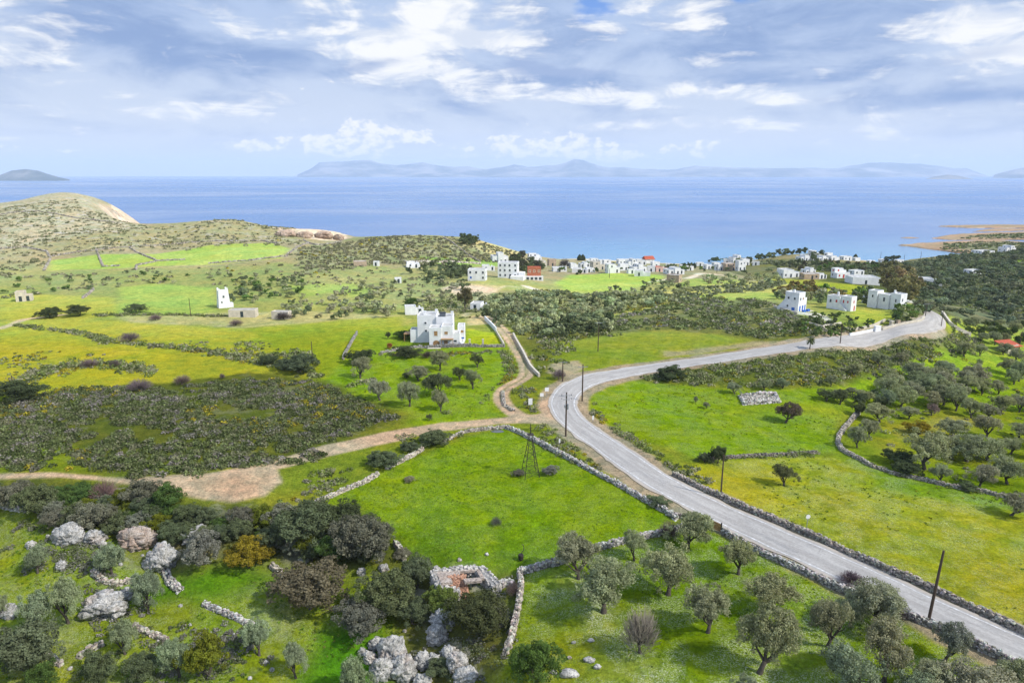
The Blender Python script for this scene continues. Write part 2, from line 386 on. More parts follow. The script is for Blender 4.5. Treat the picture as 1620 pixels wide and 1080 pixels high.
def linedist(x, y, P):
    d = np.full(x.shape, 1e9)
    for i in range(len(P)-1):
        ax, ay = P[i]; bx, by = P[i+1]; ex, ey = bx-ax, by-ay; L = ex*ex+ey*ey+1e-9
        t = np.clip(((x-ax)*ex+(y-ay)*ey)/L, 0, 1)
        d = np.minimum(d, (x-ax-t*ex)**2+(y-ay-t*ey)**2)
    return np.sqrt(d)
def bboxmask(P, pad):
    return (GX > P[:, 0].min()-pad) & (GX < P[:, 0].max()+pad) & (GY > P[:, 1].min()-pad) & (GY < P[:, 1].max()+pad)
# low rocky capes and the islet by the bay, raised out of the sea inside their shore outline
CAPES = [([(1412,388),(1440,391),(1480,396),(1510,401),(1560,404),(1640,404),(1760,404),(1760,383),(1620,383),(1560,380),(1500,382),(1450,385)], 1.6),
         ([(1467,377),(1500,380),(1560,381),(1640,380),(1760,380),(1760,364),(1620,366),(1540,369),(1500,371)], 1.3),
         ([(1412,376),(1440,378),(1466,377),(1440,374)], .9),
         ([(1530,367),(1600,366),(1700,364),(1700,361),(1560,362)], 1.2),
         ([(1472,358),(1530,361),(1600,361.5),(1760,360),(1760,354.5),(1600,356),(1530,356)], 1.6)]
CAPEW = []
for P, h in CAPES:
    Q = np.array([(raydir(a, b)[0]/-raydir(a, b)[2]*CZ, raydir(a, b)[1]/-raydir(a, b)[2]*CZ) for a, b in P])
    m = bboxmask(Q, 30); d = polydist(GX[m], GY[m], Q)+fbm(GX[m], GY[m], 30, 4, 31)*7-2
    z = h*sstep(d, -1, 5)+fbm(GX[m], GY[m], 12, 3, 2)*1.5*sstep(d, 0, 6)+sstep(d, 8, 70)*1.5-.5
    HZ[m] = np.maximum(HZ[m], np.where(d > -2, z, -9)); CAPEW.append((Q, h))
# ------------------------------------------------------------------ ground cover painted in plan
GC = np.zeros((NY, NU, 3)); FL = np.zeros((NY, NU, 3))     # base colour; yellow flowers, white flowers, bare rock specks
W1 = fbm(GX, GY, 22, 4, 41); W2 = fbm(GX, GY, 5, 3, 43); W3 = fbm(GX, GY, 70, 4, 47)
LUSH = np.array((.150, .235, .008)); GRN = np.array((.175, .235, .018)); YEL = np.array((.235, .265, .024)); OLV = np.array((.165, .175, .055))
HEATH = np.array((.20, .18, .085)); SCR = np.array((.085, .10, .026)); DIRT = np.array((.46, .345, .245)); BROWN = np.array((.25, .205, .155)); BRI = np.array((.21, .31, .03)); PALE = np.array((.32, .31, .12)); DARKF = np.array((.05, .065, .025))
GC[:] = GRN*.55+OLV*.45
far = sstep(GY, 330, 420)[..., None]; GC[:] = GC*(1-far)+HEATH*far
def paint(pix, colr, feather=2.5, warp=4., amt=1., yf=0., wf=0., rock=0., sea=False, patch=0.):
    P = gpts(pix) if not sea else pix
    m = bboxmask(P, feather+warp); x, y = GX[m], GY[m]
    d = polydist(x, y, P)+(W1[m]*1.2+W2[m]*.8)*warp
    w = sstep(d, -feather, feather)*amt
    if patch: w = w*sstep(W1[m]+W2[m]*.7+W3[m]*.5, -patch, patch*.6)
    GC[m] = GC[m]*(1-w[:, None])+np.array(colr)*w[:, None]
    f = FL[m]; f = f*(1-w[:, None])+np.array((yf, wf, rock))*w[:, None]; FL[m] = f
def pline(pix, colr, half, feather=.5, warp=.5, amt=1., world_pts=None):
    P = gpts(pix) if world_pts is None else world_pts
    m = bboxmask(P, half+feather+warp+3); x, y = GX[m], GY[m]
    d = half-linedist(x, y, P)+(W1[m]+W2[m])*warp
    w = sstep(d, -feather, feather)*amt
    GC[m] = GC[m]*(1-w[:, None])+np.array(colr)*w[:, None]; FL[m] *= (1-w[:, None])
# distance classes
FL[..., 2] += .45*sstep(GY, 380, 480)*(GX < 60)
paint([(0,395),(0,320),(120,305),(230,360),(200,385),(100,400)], (.27,.25,.15), 6, 8, rock=.9)
paint([(0,420),(0,395),(230,362),(330,345),(430,352),(470,385),(420,382),(200,392),(80,400)], (.22,.205,.09), 6, 10, rock=.55)
paint([(460,440),(470,390),(560,376),(700,372),(780,382),(840,400),(800,418),(700,425),(600,418)], (.155,.165,.06), 5, 8, rock=.35)
paint([(740,382),(780,386),(838,403),(800,405),(765,400)], (.30,.27,.11), 4, 4)
paint([(0,470),(0,425),(80,430),(460,415),(620,418),(760,430),(740,470),(640,480),(500,470),(300,470)], (.15,.185,.04), 5, 12, patch=.35)
paint([(78,428),(80,412),(160,402),(245,402),(330,388),(430,384),(458,393),(447,409),(360,416),(250,421),(150,426)], BRI*.92, 2, 2)
paint([(455,452),(480,470),(520,462),(560,470),(600,460),(560,448),(500,450)], BRI*.8, 3, 4)
paint([(660,406),(700,408),(780,412),(800,420),(740,422),(690,418)], (.12,.22,.02), 3, 3)
paint([(0,505),(0,465),(180,470),(190,500),(100,508)], YEL, 3, 5, yf=.3)
paint([(185,500),(190,455),(240,448),(335,455),(345,492),(300,500)], (.19,.28,.035), 3, 3)
paint([(190,500),(330,495),(500,492),(640,500),(640,520),(400,520),(200,512)], (.29,.28,.10), 4, 4, rock=.2)
paint([(0,635),(0,510),(120,500),(220,512),(420,520),(520,540),(515,600),(420,592),(300,605),(200,612),(80,640)], (.25,.285,.045), 3, 5, yf=.55)
paint([(0,620),(0,545),(120,545),(300,560),(420,575),(380,600),(250,605),(120,600),(100,640)], (.29,.29,.03), 4, 8, yf=.8, patch=.3)
paint([(390,520),(560,505),(640,500),(640,548),(570,560),(515,600),(430,560)], (.20,.26,.022), 3, 4, yf=.25)
paint([(512,600),(560,560),(600,548),(660,552),(800,548),(822,600),(790,615),(782,640),(800,655),(760,668),(640,672),(650,655),(570,630)], LUSH*1.12, 2, 1.5, wf=.15)
paint([(735,545),(740,520),(785,527),(797,545)], (.27,.33,.012), 1, .5)
paint([(560,545),(575,522),(650,515),(665,548),(610,556)], (.18,.25,.02), 2, 1)
paint([(738,500),(765,497),(780,512),(740,515)], (.42,.34,.16), 1.5, 1)
paint([(-200,758),(-200,650),(0,640),(200,608),(420,590),(512,602),(650,662),(560,692),(430,735),(250,753)], SCR*1.15, 3, 9, rock=.1)
paint([(0,750),(0,660),(60,690),(130,720),(160,752)], GRN, 3, 6, .7)
paint([(300,790),(430,745),(560,700),(640,690),(745,680),(640,728),(500,795),(420,812)], (.16,.20,.03), 2, 2, patch=.6)
paint([(370,830),(430,775),(500,770),(520,795),(500,812)], (.20,.21,.035), 2, 2)
# fields
paint([(745,690),(795,678),(830,693),(900,725),(1000,782),(1058,815),(1050,838),(955,868),(825,905),(700,925),(640,870),(560,810),(500,798),(560,770),(640,728)], LUSH, 1, .6, wf=.12)
paint([(620,860),(700,830),(850,860),(830,900),(700,920)], (.085,.16,.012), 6, 8, .7, wf=.1)
paint([(925,640),(940,615),(1000,598),(1100,612),(1200,618),(1320,615),(1400,630),(1335,655),(1320,685),(1325,715),(1180,722),(1105,726),(1000,690),(950,665)], LUSH*1.03, 1.5, 1.5, wf=.2)
paint([(1150,655),(1180,640),(1300,640),(1380,628),(1420,640),(1330,660),(1290,655)], GRN*1.05, 3, 3, .8)
paint([(1070,748),(1110,730),(1290,722),(1340,720),(1430,755),(1640,800),(1740,830),(1740,1050),(1620,1003),(1400,900),(1180,800)], (.225,.265,.028), 1, 1, yf=.2, wf=.35)
paint([(1075,748),(1110,735),(1220,760),(1180,800)], (.265,.26,.022), 5, 6, .8, yf=.45)
paint([(1440,860),(1550,850),(1700,900),(1700,1040),(1600,1000)], (.26,.255,.02), 7, 9, .7, yf=.4, wf=.2)
paint([(1330,720),(1430,755),(1640,800),(1640,815),(1400,770)], (.13,.215,.02), 3, 3, .9, wf=.4)
paint([(1335,690),(1345,660),(1400,640),(1500,640),(1640,640),(1640,790),(1500,772),(1400,745),(1345,718)], (.17,.225,.02), 2, 3)
paint([(1400,720),(1400,665),(1500,650),(1560,665),(1550,690),(1440,700)], (.26,.25,.045), 4, 6, .9)
paint([(1440,775),(1480,740),(1640,740),(1640,790),(1560,780)], LUSH*.9, 3, 4, .8)
paint([(1340,600),(1360,560),(1500,520),(1640,540),(1640,650),(1500,640),(1400,640)], (.165,.25,.02), 4, 6)
paint([(1330,612),(1440,590),(1600,560),(1620,590),(1600,625),(1500,630),(1420,610),(1350,625)], (.19,.29,.018), 3, 4)
paint([(950,600),(1050,578),(1150,568),(1300,548),(1500,515),(1560,540),(1420,575),(1330,608),(1240,612),(1100,608),(1000,600)], SCR*1.25, 2, 3, rock=.15)
paint([(870,560),(880,540),(1000,525),(1140,530),(1200,545),(1100,562),(1010,578),(950,590),(880,590)], (.17,.225,.025), 3, 3, wf=.1)
paint([(1050,565),(1200,548),(1260,540),(1240,530),(1150,545),(1050,555)], BROWN*1.3, 2, 2, .6)
paint([(960,528),(980,500),(1100,470),(1230,478),(1245,500),(1350,522),(1320,535),(1250,538),(1200,540),(1140,528),(1050,522)], SCR*1.2, 2, 3, rock=.1)
paint([(820,545),(835,500),(900,495),(960,500),(960,530),(880,540),(870,590),(850,600)], SCR*1.3, 3, 3)
paint([(640,500),(720,470),(860,455),(1000,462),(1080,478),(960,500),(820,520),(760,500)], (.13,.15,.045), 4, 6)
paint([(880,450),(900,435),(960,432),(1050,434),(1050,445),(980,462),(900,468)], (.21,.31,.03), 3, 4)
paint([(1060,458),(1100,440),(1150,436),(1180,446),(1120,456)], BRI*.75, 2, 3)
paint([(960,500),(990,470),(1080,458),(1180,446),(1230,440),(1300,443),(1360,452),(1340,462),(1230,470),(1100,482)], (.27,.29,.06), 4, 5, yf=.15)
paint([(1080,480),(1100,466),(1240,462),(1240,472)], (.19,.27,.03), 3, 3, .8)
paint([(1255,458),(1275,448),(1350,450),(1390,458),(1350,466)], (.25,.30,.03), 2, 2)
paint([(1240,520),(1280,500),(1330,497),(1400,492),(1440,505),(1380,520),(1345,530)], (.15,.20,.035), 2, 2)
paint([(1345,503),(1352,488),(1400,492),(1420,500),(1405,510),(1370,512)], (.24,.29,.03), 1.5, 1)
paint([(700,455),(730,449),(790,452),(780,462),(720,466)], (.45,.33,.24), 3, 3, .9)
paint([(740,450),(760,444),(800,446),(1000,462),(960,470),(800,458)], (.20,.24,.05), 3, 4, .6)
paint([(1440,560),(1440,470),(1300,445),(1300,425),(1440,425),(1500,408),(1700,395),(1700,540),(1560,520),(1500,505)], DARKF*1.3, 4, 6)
paint([(1480,500),(1500,498),(1640,520),(1640,550),(1560,545),(1500,525)], (.20,.27,.025), 3, 4)
paint([(1560,415),(1620,405),(1660,415),(1600,425)], (.15,.24,.03), 3, 3)
paint([(880,430),(920,413),(1080,418),(1200,414),(1300,415),(1400,420),(1300,436),(1200,440),(1080,440),(1000,430)], (.13,.14,.06), 5, 6, .9)
# foreground left and the olive grove bottom right
paint([(-150,1120),(-150,790),(60,800),(250,870),(420,880),(560,900),(640,1000),(640,1120)], GRN*.95, 3, 3, wf=.3, rock=.1)
paint([(200,940),(280,905),(440,890),(470,930),(330,950)], (.09,.20,.012), 3, 4)
paint([(470,1100),(500,1000),(600,960),(620,1060),(600,1110)], (.07,.19,.012), 3, 3)
paint([(640,910),(830,905),(815,1000),(790,1060),(620,1100)], (.12,.13,.05), 2, 3, rock=.5)
paint([(828,905),(960,868),(1060,845),(1140,842),(1300,920),(1460,985),(1700,1085),(1700,1140),(790,1140),(815,1010)], LUSH*.95, 1, 1, wf=.5)
paint([(830,960),(900,930),(960,1000),(1060,1090),(820,1100)], (.17,.22,.02), 4, 7, .8, wf=.3)
paint([(870,900),(960,950),(1060,1060),(1200,1100),(1050,1120),(960,1040),(900,960)], (.22,.28,.09), 4, 7, .8, wf=1.)
paint([(1180,1000),(1260,960),(1300,1060),(1240,1110),(1150,1100)], (.20,.26,.07), 4, 7, .6, wf=1.)
paint([(0,765),(200,760),(300,790),(420,800),(560,800),(620,850),(640,900),(480,900),(400,880),(300,880),(230,860),(100,835),(50,800),(0,790)], (.08,.09,.035), 3, 3, rock=.3)
paint([(150,870),(280,850),(360,880),(300,905),(200,890)], (.22,.15,.09), 3, 4, .5, rock=.8)
# verges, dirt road, tracks
def road_pairs(): return [(1700,1085,1700,1050),(1620,1047,1640,1022),(1514,1001,1550,984),(1440,965,1470,949),(1360,926,1400,915),(1277,889,1320,879),(1205,857,1250,848),(1155,832,1200,826),(1107,809,1150,803),(1060,786,1109,785),(1015,760,1060,759),(985,740,1030,739),(955,718,1000,717),(925,696,965,695),(897,673,938,678),(880,660,920,663),(873,645,910,648),(873,634,907,637),(880,619,911,627),(895,608,919,617),(927,595,940,606),(964,588,975,596),(1019,579,1030,587),(1094,569,1100,577),(1168,558,1172,566),(1205,552,1210,560),(1279,541,1282,549),(1320,537,1323,544),(1394,526,1398,532),(1450,516,1455,523),(1464,508,1487,513),(1466,502,1493,506),(1465,497,1490,500),(1463,493,1481,495),(1455,489,1468,491)]
RP = road_pairs(); RL = gpts([(a, b) for a, b, c, d in RP]); RR = gpts([(c, d) for a, b, c, d in RP])
def chaikin(P, n=2):
    for _ in range(n):
        a = P[:-1]*.75+P[1:]*.25; b = P[:-1]*.25+P[1:]*.75
        P = np.vstack([P[:1], np.stack([a, b], 1).reshape(-1, P.shape[1]), P[-1:]])
    return P
def resample(P, step):
    s = np.r_[0, np.cumsum(np.linalg.norm(np.diff(P[:, :2], axis=0), axis=1))]; n = max(int(s[-1]/step), 2)
    q = np.linspace(0, s[-1], n+1); return np.stack([np.interp(q, s, P[:, k]) for k in range(P.shape[1])], 1)
RC = resample(chaikin((RL+RR)/2, 3), 1.)
wdt = np.linalg.norm(RL-RR, axis=1)
print('road widths', np.round(wdt, 1))
for _ in range(2): RC = np.vstack([RC[:1], (RC[:-2]+RC[1:-1]*2+RC[2:])/4, RC[-1:]])
pline(None, BROWN*1.25, 5.6, .8, 1.6, .9, RC[:int(len(RC)*.93)])
paint([(-100,752),(0,750),(150,752),(260,753),(330,748),(400,736),(500,708),(600,685),(700,668),(790,661),(850,655),(880,650),(892,668),(860,669),(790,670),(700,681),(600,703),(520,722),(440,742),(446,762),(420,784),(370,794),(300,786),(262,772),(200,765),(150,759),(0,757),(-100,760)], DIRT, .6, .5)
paint([(300,760),(430,748),(440,765),(410,783),(370,790),(320,780)], DIRT*.9*np.array((1.05,.95,.9)), 2, 2, .8)
paint([(865,660),(850,640),(868,628),(888,655),(900,668)], DIRT*.95, .6, .5)
TR = [(858,664),(835,662),(815,655),(799,642),(791,628),(797,615),(815,606),(831,597),(834,585),(827,566),(815,548),(804,532),(792,518),(780,508),(766,500)]
TW = resample(chaikin(gpts(TR), 3), 1.)
pline(None, DIRT*1.02, 1.9, .4, .4, 1, TW); pline(None, (.17,.19,.07), .35, .25, .3, .75, TW[12:])
paint([(868,590),(872,575),(915,570),(925,582),(900,597)], BROWN*1.5, 1, 1.5, .8)
pline([(1240,492),(1262,495),(1290,497),(1300,505)], (.42,.40,.35), 3, 1, .5)
pline([(1396,444),(1412,455),(1430,466),(1440,478)], (.40,.39,.37), 2.6, .8, .4)
pline([(1030,446),(1090,440),(1110,432),(1150,436)], (.40,.37,.30), 2.2, 1, 1)
pline([(735,500),(760,470),(800,452),(850,458)], (.36,.33,.22), 1.2, 1, 1, .6)
pline([(830,452),(860,462),(880,470)], (.45,.42,.36), 2, 1, 1)
pline([(0,520),(40,505),(100,498)], DIRT, 1.5, .8, 1, .8)
# cliff faces and shores
CL = np.array((.56,.42,.31))
paint([(162,316),(175,318),(216,352),(200,352),(180,338)], CL*1.1, 3, 5, rock=.6)
paint([(428,360),(470,360),(530,364),(550,376),(535,381),(500,379),(465,373)], CL, 3, 6, rock=.8)
for Q, h in CAPEW:
    m = bboxmask(Q, 30); d = polydist(GX[m], GY[m], Q)+fbm(GX[m], GY[m], 30, 4, 31)*7-2
    w = sstep(d, -6, -2)[:, None]; inn = sstep(d, 14, 40)[:, None]
    eg = (1-sstep(d, 1, 7))[:, None]*(.4+1.2*sstep(fbm(GX[m], GY[m], 25, 3, 8), -.1, .1))[:, None].clip(0, 1)
    c = (np.array((.34,.235,.16))*(1-eg)+np.array((.09,.07,.06))*eg)*(1-inn)+(np.array((.17,.17,.095)))*inn
    GC[m] = GC[m]*(1-w)+c*w
# steep ground shows its rock, and a pale shore
dzx = np.gradient(HZ, axis=1)/(Yv[:, None]*(Uv[1]-Uv[0])); dzy = np.gradient(HZ, axis=0)/np.gradient(Yv)[:, None]
slope = np.hypot(dzx, dzy); sw = sstep(slope, .55, .95)*sstep(GY, 380, 450); GC = GC*(1-sw[..., None])+CL*.8*(1+1.6*fbm(GX, GY, 18, 4, 77))[..., None]*sw[..., None]; FL[..., 2] = np.maximum(FL[..., 2], sw)
sh = (1-sstep(HZ, .3, 1.6))*sstep(GY, 480, 520)*(GX < 345)*(GY < 760); GC = GC*(1-sh[..., None])+np.array((.50,.42,.31))*sh[..., None]
GC *= (1+.16*W3+.14*W1+.12*W2)[..., None]
mid = (sstep(GY, 185, 290)*(1-.75*((GX > 150) & (GY > 300))))[..., None]  # sunlit look of the middle and far ground, painted into its colour
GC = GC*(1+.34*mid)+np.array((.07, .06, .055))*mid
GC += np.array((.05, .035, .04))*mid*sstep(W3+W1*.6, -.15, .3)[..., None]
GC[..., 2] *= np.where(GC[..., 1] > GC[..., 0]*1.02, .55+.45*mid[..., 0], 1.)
GC = np.clip(GC, .004, 1)

def mat_ground():
    m, t = newmat('meadow_ground'); p = pos(t)
    a = t.new('ShaderNodeAttribute', attribute_name='Col').outputs['Color']
    f = t.new('ShaderNodeSeparateColor', i_Color=t.new('ShaderNodeAttribute', attribute_name='Flo').outputs['Color']).outputs
    n0 = t.noise(p, .06, 5, .6, .3); n1 = t.noise(p, .45, 6, .65, .5); n2 = t.noise(p, 2.2, 6, .72); n3 = t.noise(p, 7, 3, .7)
    g = t.new('ShaderNodeSeparateColor', i_Color=a).outputs
    green = t.ramp(t.m('SUBTRACT', g[1], g[0]), -.01, .04)          # how grassy the spot is
    v = t.m('MULTIPLY', t.ramp(n1, .28, .72, .74, 1.2), t.ramp(n2, .28, .72, .52, 1.46, False))
    v = t.m('MULTIPLY', v, t.ramp(n3, .25, .75, .82, 1.18, False))
    c = t.vm('SCALE', a, sc=v)
    warm = t.mix(1., c, (1.13, 1.0, .86), 'MULTIPLY'); cool = t.mix(1., c, (.88, 1.0, .9), 'MULTIPLY')
    c = t.mix(t.ramp(t.m('ADD', t.m('MULTIPLY', n0, .6), t.m('MULTIPLY', n1, .4)), .38, .62), cool, warm)
    n5 = t.noise(t.vm('MULTIPLY', p, (1, .55, 1)), .10, 6, .7, 1.2)
    c = t.mix(t.m('MULTIPLY', t.ramp(n5, .50, .66), t.m('MULTIPLY', green, .42)), c, t.mix(1., c, (1.5, 1.2, 1.2), 'MULTIPLY'))
    n6 = t.noise(p, .16, 7, .75, .8)
    c = t.mix(t.m('MULTIPLY', t.ramp(n6, .62, .70), t.m('MULTIPLY', green, .22)), c, (.26, .22, .10))
    # clumps of darker weeds in the grass
    n4 = t.noise(p, .9, 7, .7, 1.)
    wd = t.m('MULTIPLY', t.m('MULTIPLY', t.ramp(n4, .58, .66), green), .55)
    c = t.mix(wd, c, t.mix(1., a, (.45, .62, .8), 'MULTIPLY'))
    yn = t.noise(p, 4.5, 5, .75); yb = t.noise(p, .18, 5, .65)
    yf = t.m('MULTIPLY', f[0], t.m('MULTIPLY', t.ramp(yb, .36, .6), t.ramp(yn, .47, .58)))
    c = t.mix(yf, c, (.60, .44, .012))
    wn = t.noise(p, 5.5, 5, .8); wb = t.noise(p, .22, 5, .6, .6)
    wf = t.m('MULTIPLY', f[1], t.m('MULTIPLY', t.ramp(wb, .40, .58), t.ramp(wn, .49, .60)))
    c = t.mix(wf, c, (.62, .64, .46))
    rb = t.noise(t.vm('MULTIPLY', p, (1, 1, 2.5)), .11, 7, .75, .4)
    rk = t.m('MULTIPLY', f[2], t.ramp(rb, .53, .61))
    c = t.mix(rk, c, (.50, .47, .40))
    db = t.noise(p, .3, 6, .7); dk = t.m('MULTIPLY', f[2], t.ramp(db, .52, .60)); c = t.mix(t.m('MULTIPLY', dk, .75), c, (.07, .075, .03))
    h = t.m('ADD', t.m('MULTIPLY', n2, 1.), t.m('MULTIPLY', n3, .5))
    principled(t, c, 1., .0, bump(t, h, .9, .3)); return m
M['ground'] = mat_ground()
def build_ground():
    V = np.stack([GX, GY, HZ], -1).reshape(-1, 3)
    # keep the land and the first stretch of sea bed only
    keep = (HZ > -7)
    idx = np.arange(NY*NU).reshape(NY, NU)
    Q = np.stack([idx[:-1, :-1], idx[:-1, 1:], idx[1:, 1:], idx[1:, :-1]], -1).reshape(-1, 4)
    kq = (keep[:-1, :-1] | keep[:-1, 1:] | keep[1:, 1:] | keep[1:, :-1]).reshape(-1)
    Q = Q[kq]; used = np.zeros(len(V), bool); used[Q.ravel()] = True; rm = np.cumsum(used)-1
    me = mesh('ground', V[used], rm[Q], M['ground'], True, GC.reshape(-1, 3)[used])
    a = me.color_attributes.new('Flo', 'FLOAT_COLOR', 'POINT')
    c = np.ones((used.sum(), 4), np.float32); c[:, :3] = FL.reshape(-1, 3)[used]; a.data.foreach_set('color', c.ravel())
    tag(link('ground', me), kind='structure')
build_ground()
# ------------------------------------------------------------------ asphalt road
def mat_asphalt():
    m, t = newmat('worn_asphalt')
    uv = t.new('ShaderNodeAttribute', attribute_name='Col').outputs['Color']
    s = t.new('ShaderNodeSeparateColor', i_Color=uv).outputs; u = s[0]       # across 0..1, along in metres
    p = pos(t)
    along = t.new('ShaderNodeCombineXYZ', i_X=t.m('MULTIPLY', u, 6.), i_Y=t.m('MULTIPLY', s[1], .12), i_Z=0.).outputs[0]
    n1 = t.noise(along, 1.3, 5, .65, .3); n2 = t.noise(p, 3., 6, .75); n3 = t.noise(p, .25, 5, .65, .6)
    c = t.mix(t.ramp(n1, .36, .64), (.315, .295, .27), (.40, .38, .35))
    c = t.mix(t.m('MULTIPLY', t.ramp(n3, .56, .62), .3), c, (.25, .245, .24))
    c = t.vm('SCALE', c, sc=t.ramp(n2, .3, .7, .86, 1.12))
    cr = t.new('ShaderNodeTexVoronoi', feature='DISTANCE_TO_EDGE'); t.put(cr.inputs['Vector'], p); cr.inputs['Scale'].default_value = .35
    c = t.mix(t.m('MULTIPLY', t.ramp(cr.outputs['Distance'], .0, .02, .35, 0.), t.ramp(n3, .45, .6)), c, (.14, .135, .13))
    # longitudinal repair seam
    dseam = t.m('ABSOLUTE', t.m('SUBTRACT', u, t.m('ADD', .60, t.m('MULTIPLY', t.m('SUBTRACT', n3, .5), .12))))
    c = t.mix(t.m('MULTIPLY', t.ramp(dseam, .03, .09, .35, 0.), t.ramp(n1, .4, .6)), c, (.17, .165, .16))
    # dust blown on from the verges
    e = t.m('ABSOLUTE', t.m('SUBTRACT', u, .5))
    c = t.mix(t.m('MULTIPLY', t.ramp(t.m('ADD', e, t.m('MULTIPLY', t.m('SUBTRACT', n2, .5), .12)), .40, .5), .7), c, (.42, .35, .27))
    principled(t, c, .9, .2, bump(t, n2, .3, .02)); return m
def mat_line():
    m, t = newmat('worn_road_paint'); p = pos(t); n = t.noise(p, 1.6, 6, .75)
    principled(t, t.mix(t.ramp(n, .45, .62), (.42, .41, .39), (.66, .65, .63)), .7, .3); return m
M['asphalt'] = mat_asphalt(); M['line'] = mat_line()
# half widths along the road, smoothed
def half_at(P):
    sd = np.array([np.argmin(((RC-q)**2).sum(1)) for q in (RL+RR)/2])
    k = np.argsort(sd); w = np.interp(np.arange(len(RC)), sd[k], HALF[k])
    for _ in range(40): w = np.r_[w[:1], (w[:-2]+w[1:-1]+w[2:])/3, w[-1:]]
    return w
nrm = np.gradient(RC, axis=0); nrm /= np.linalg.norm(nrm, axis=1)[:, None]; nrm = np.stack([-nrm[:, 1], nrm[:, 0]], 1)
sd = np.array([np.argmin(((RC-q)**2).sum(1)) for q in (RL+RR)/2])
hw = np.array([abs(((RL[i]-RR[i])*nrm[sd[i]]).sum())/2 for i in range(len(RL))])
print('half widths', np.round(hw, 1))
hw = np.clip(hw, 2.6, 4.2); k = np.argsort(sd); HW = np.interp(np.arange(len(RC)), sd[k], hw[k])
for _ in range(60): HW = np.r_[HW[:1], (HW[:-2]+HW[1:-1]+HW[2:])/3, HW[-1:]]
RZ = hz(RC[:, 0], RC[:, 1])
def strip(name, a, b, dz, mat, n=8, sel=slice(None), jag=0.):
    C = RC[sel]; N = nrm[sel]; hwd = HW[sel]; fr = np.linspace(a if isinstance(a, float) else 0, 1, n+1)
    o0 = a(hwd) if callable(a) else a; o1 = b(hwd) if callable(b) else b
    L = len(C); s = np.arange(L)*1.
    V = []; Cc = []
    for j in range(n+1):
        q = j/n; off = o0*(1-q)+o1*q
        if jag and j in (0, n): off = off+fbm(s, s*0+j*9, 3, 3, 5)*jag
        X = C+N*np.reshape(off*np.ones(L), (L, 1)); z = hz(X[:, 0], X[:, 1])+dz
        V.append(np.c_[X, z]); Cc.append(np.c_[np.full(L, q), s, s*0])
    V = np.stack(V, 1).reshape(-1, 3); Cc = np.stack(Cc, 1).reshape(-1, 3)
    i = np.arange(L-1)[:, None]*(n+1)+np.arange(n)[None]; i = i.ravel()
    Q = np.stack([i, i+n+1, i+n+2, i+1], 1)
    return mesh(name, V, Q, mat, True, Cc)
tag(link('road', strip('road', lambda h: -(h+.75), lambda h: h+.75, .09, M['asphalt'], 12, jag=.9)), kind='structure')
for a_ in (-1, 1):
    tag(link('road_marking', strip('road_marking', (lambda h: h-.18) if a_ > 0 else (lambda h: -h-.03), (lambda h: h+.06) if a_ > 0 else (lambda h: -h+.22), .105, M['line'], 1, slice(0, int(len(RC)*.62)))), kind='structure')
# ------------------------------------------------------------------ sea
def mat_sea():
    m, t = newmat('sea_water'); p = pos(t)
    sp = t.new('ShaderNodeSeparateXYZ', i_Vector=p).outputs
    st = t.vm('MULTIPLY', p, (.6, 1, 1))
    n1 = t.noise(st, .0016, 5, .6, .4); n2 = t.noise(st, .00035, 4, .6, .6); n3 = t.noise(p, .012, 5, .7)
    shore = t.m('ADD', sp[1], t.m('MULTIPLY', t.m('SUBTRACT', n3, .5), 160.))
    # shallow sandy bay: paler turquoise water close to the beach
    dx = t.m('ABSOLUTE', t.m('SUBTRACT', sp[0], 240.))
    sh = t.m('MULTIPLY', t.ramp(shore, 600, 980, 1., 0.), t.ramp(dx, 150, 480, 1., 0.))
    c = t.mix(t.ramp(n1, .35, .65), (.035, .115, .30), (.06, .165, .37))
    c = t.mix(t.ramp(n2, .4, .62), c, (.085, .20, .41))
    c = t.mix(t.m('MULTIPLY', sh, .6), c, (.17, .38, .50))
    w = t.noise(p, .35, 4, .7); w2 = t.noise(p, .04, 4, .7)
    foam = t.noise(p, .11, 3, .8)
    c = t.mix(t.m('MULTIPLY', t.ramp(foam, .70, .74), .5), c, (.7, .75, .8))
    r = t.m('ADD', t.ramp(n1, .35, .65, .12, .28), t.ramp(n2, .4, .6, .0, .12))
    principled(t, c, r, .42, bump(t, t.m('ADD', w, t.m('MULTIPLY', w2, 2.)), .2, .8)); return m
M['sea'] = mat_sea()
xs = np.array([-29900, -12000, -3000, 0, 3000, 12000, 29900.]); ys = np.array([300, 1000, 3000, 12000, 26900.])
gx, gy = np.meshgrid(xs, ys); idx = np.arange(gx.size).reshape(gx.shape)
tag(link('sea', mesh('sea', np.c_[gx.ravel(), gy.ravel(), 0*gx.ravel()], np.stack([idx[:-1, :-1], idx[:-1, 1:], idx[1:, 1:], idx[1:, :-1]], -1).reshape(-1, 4), M['sea'])), kind='structure')
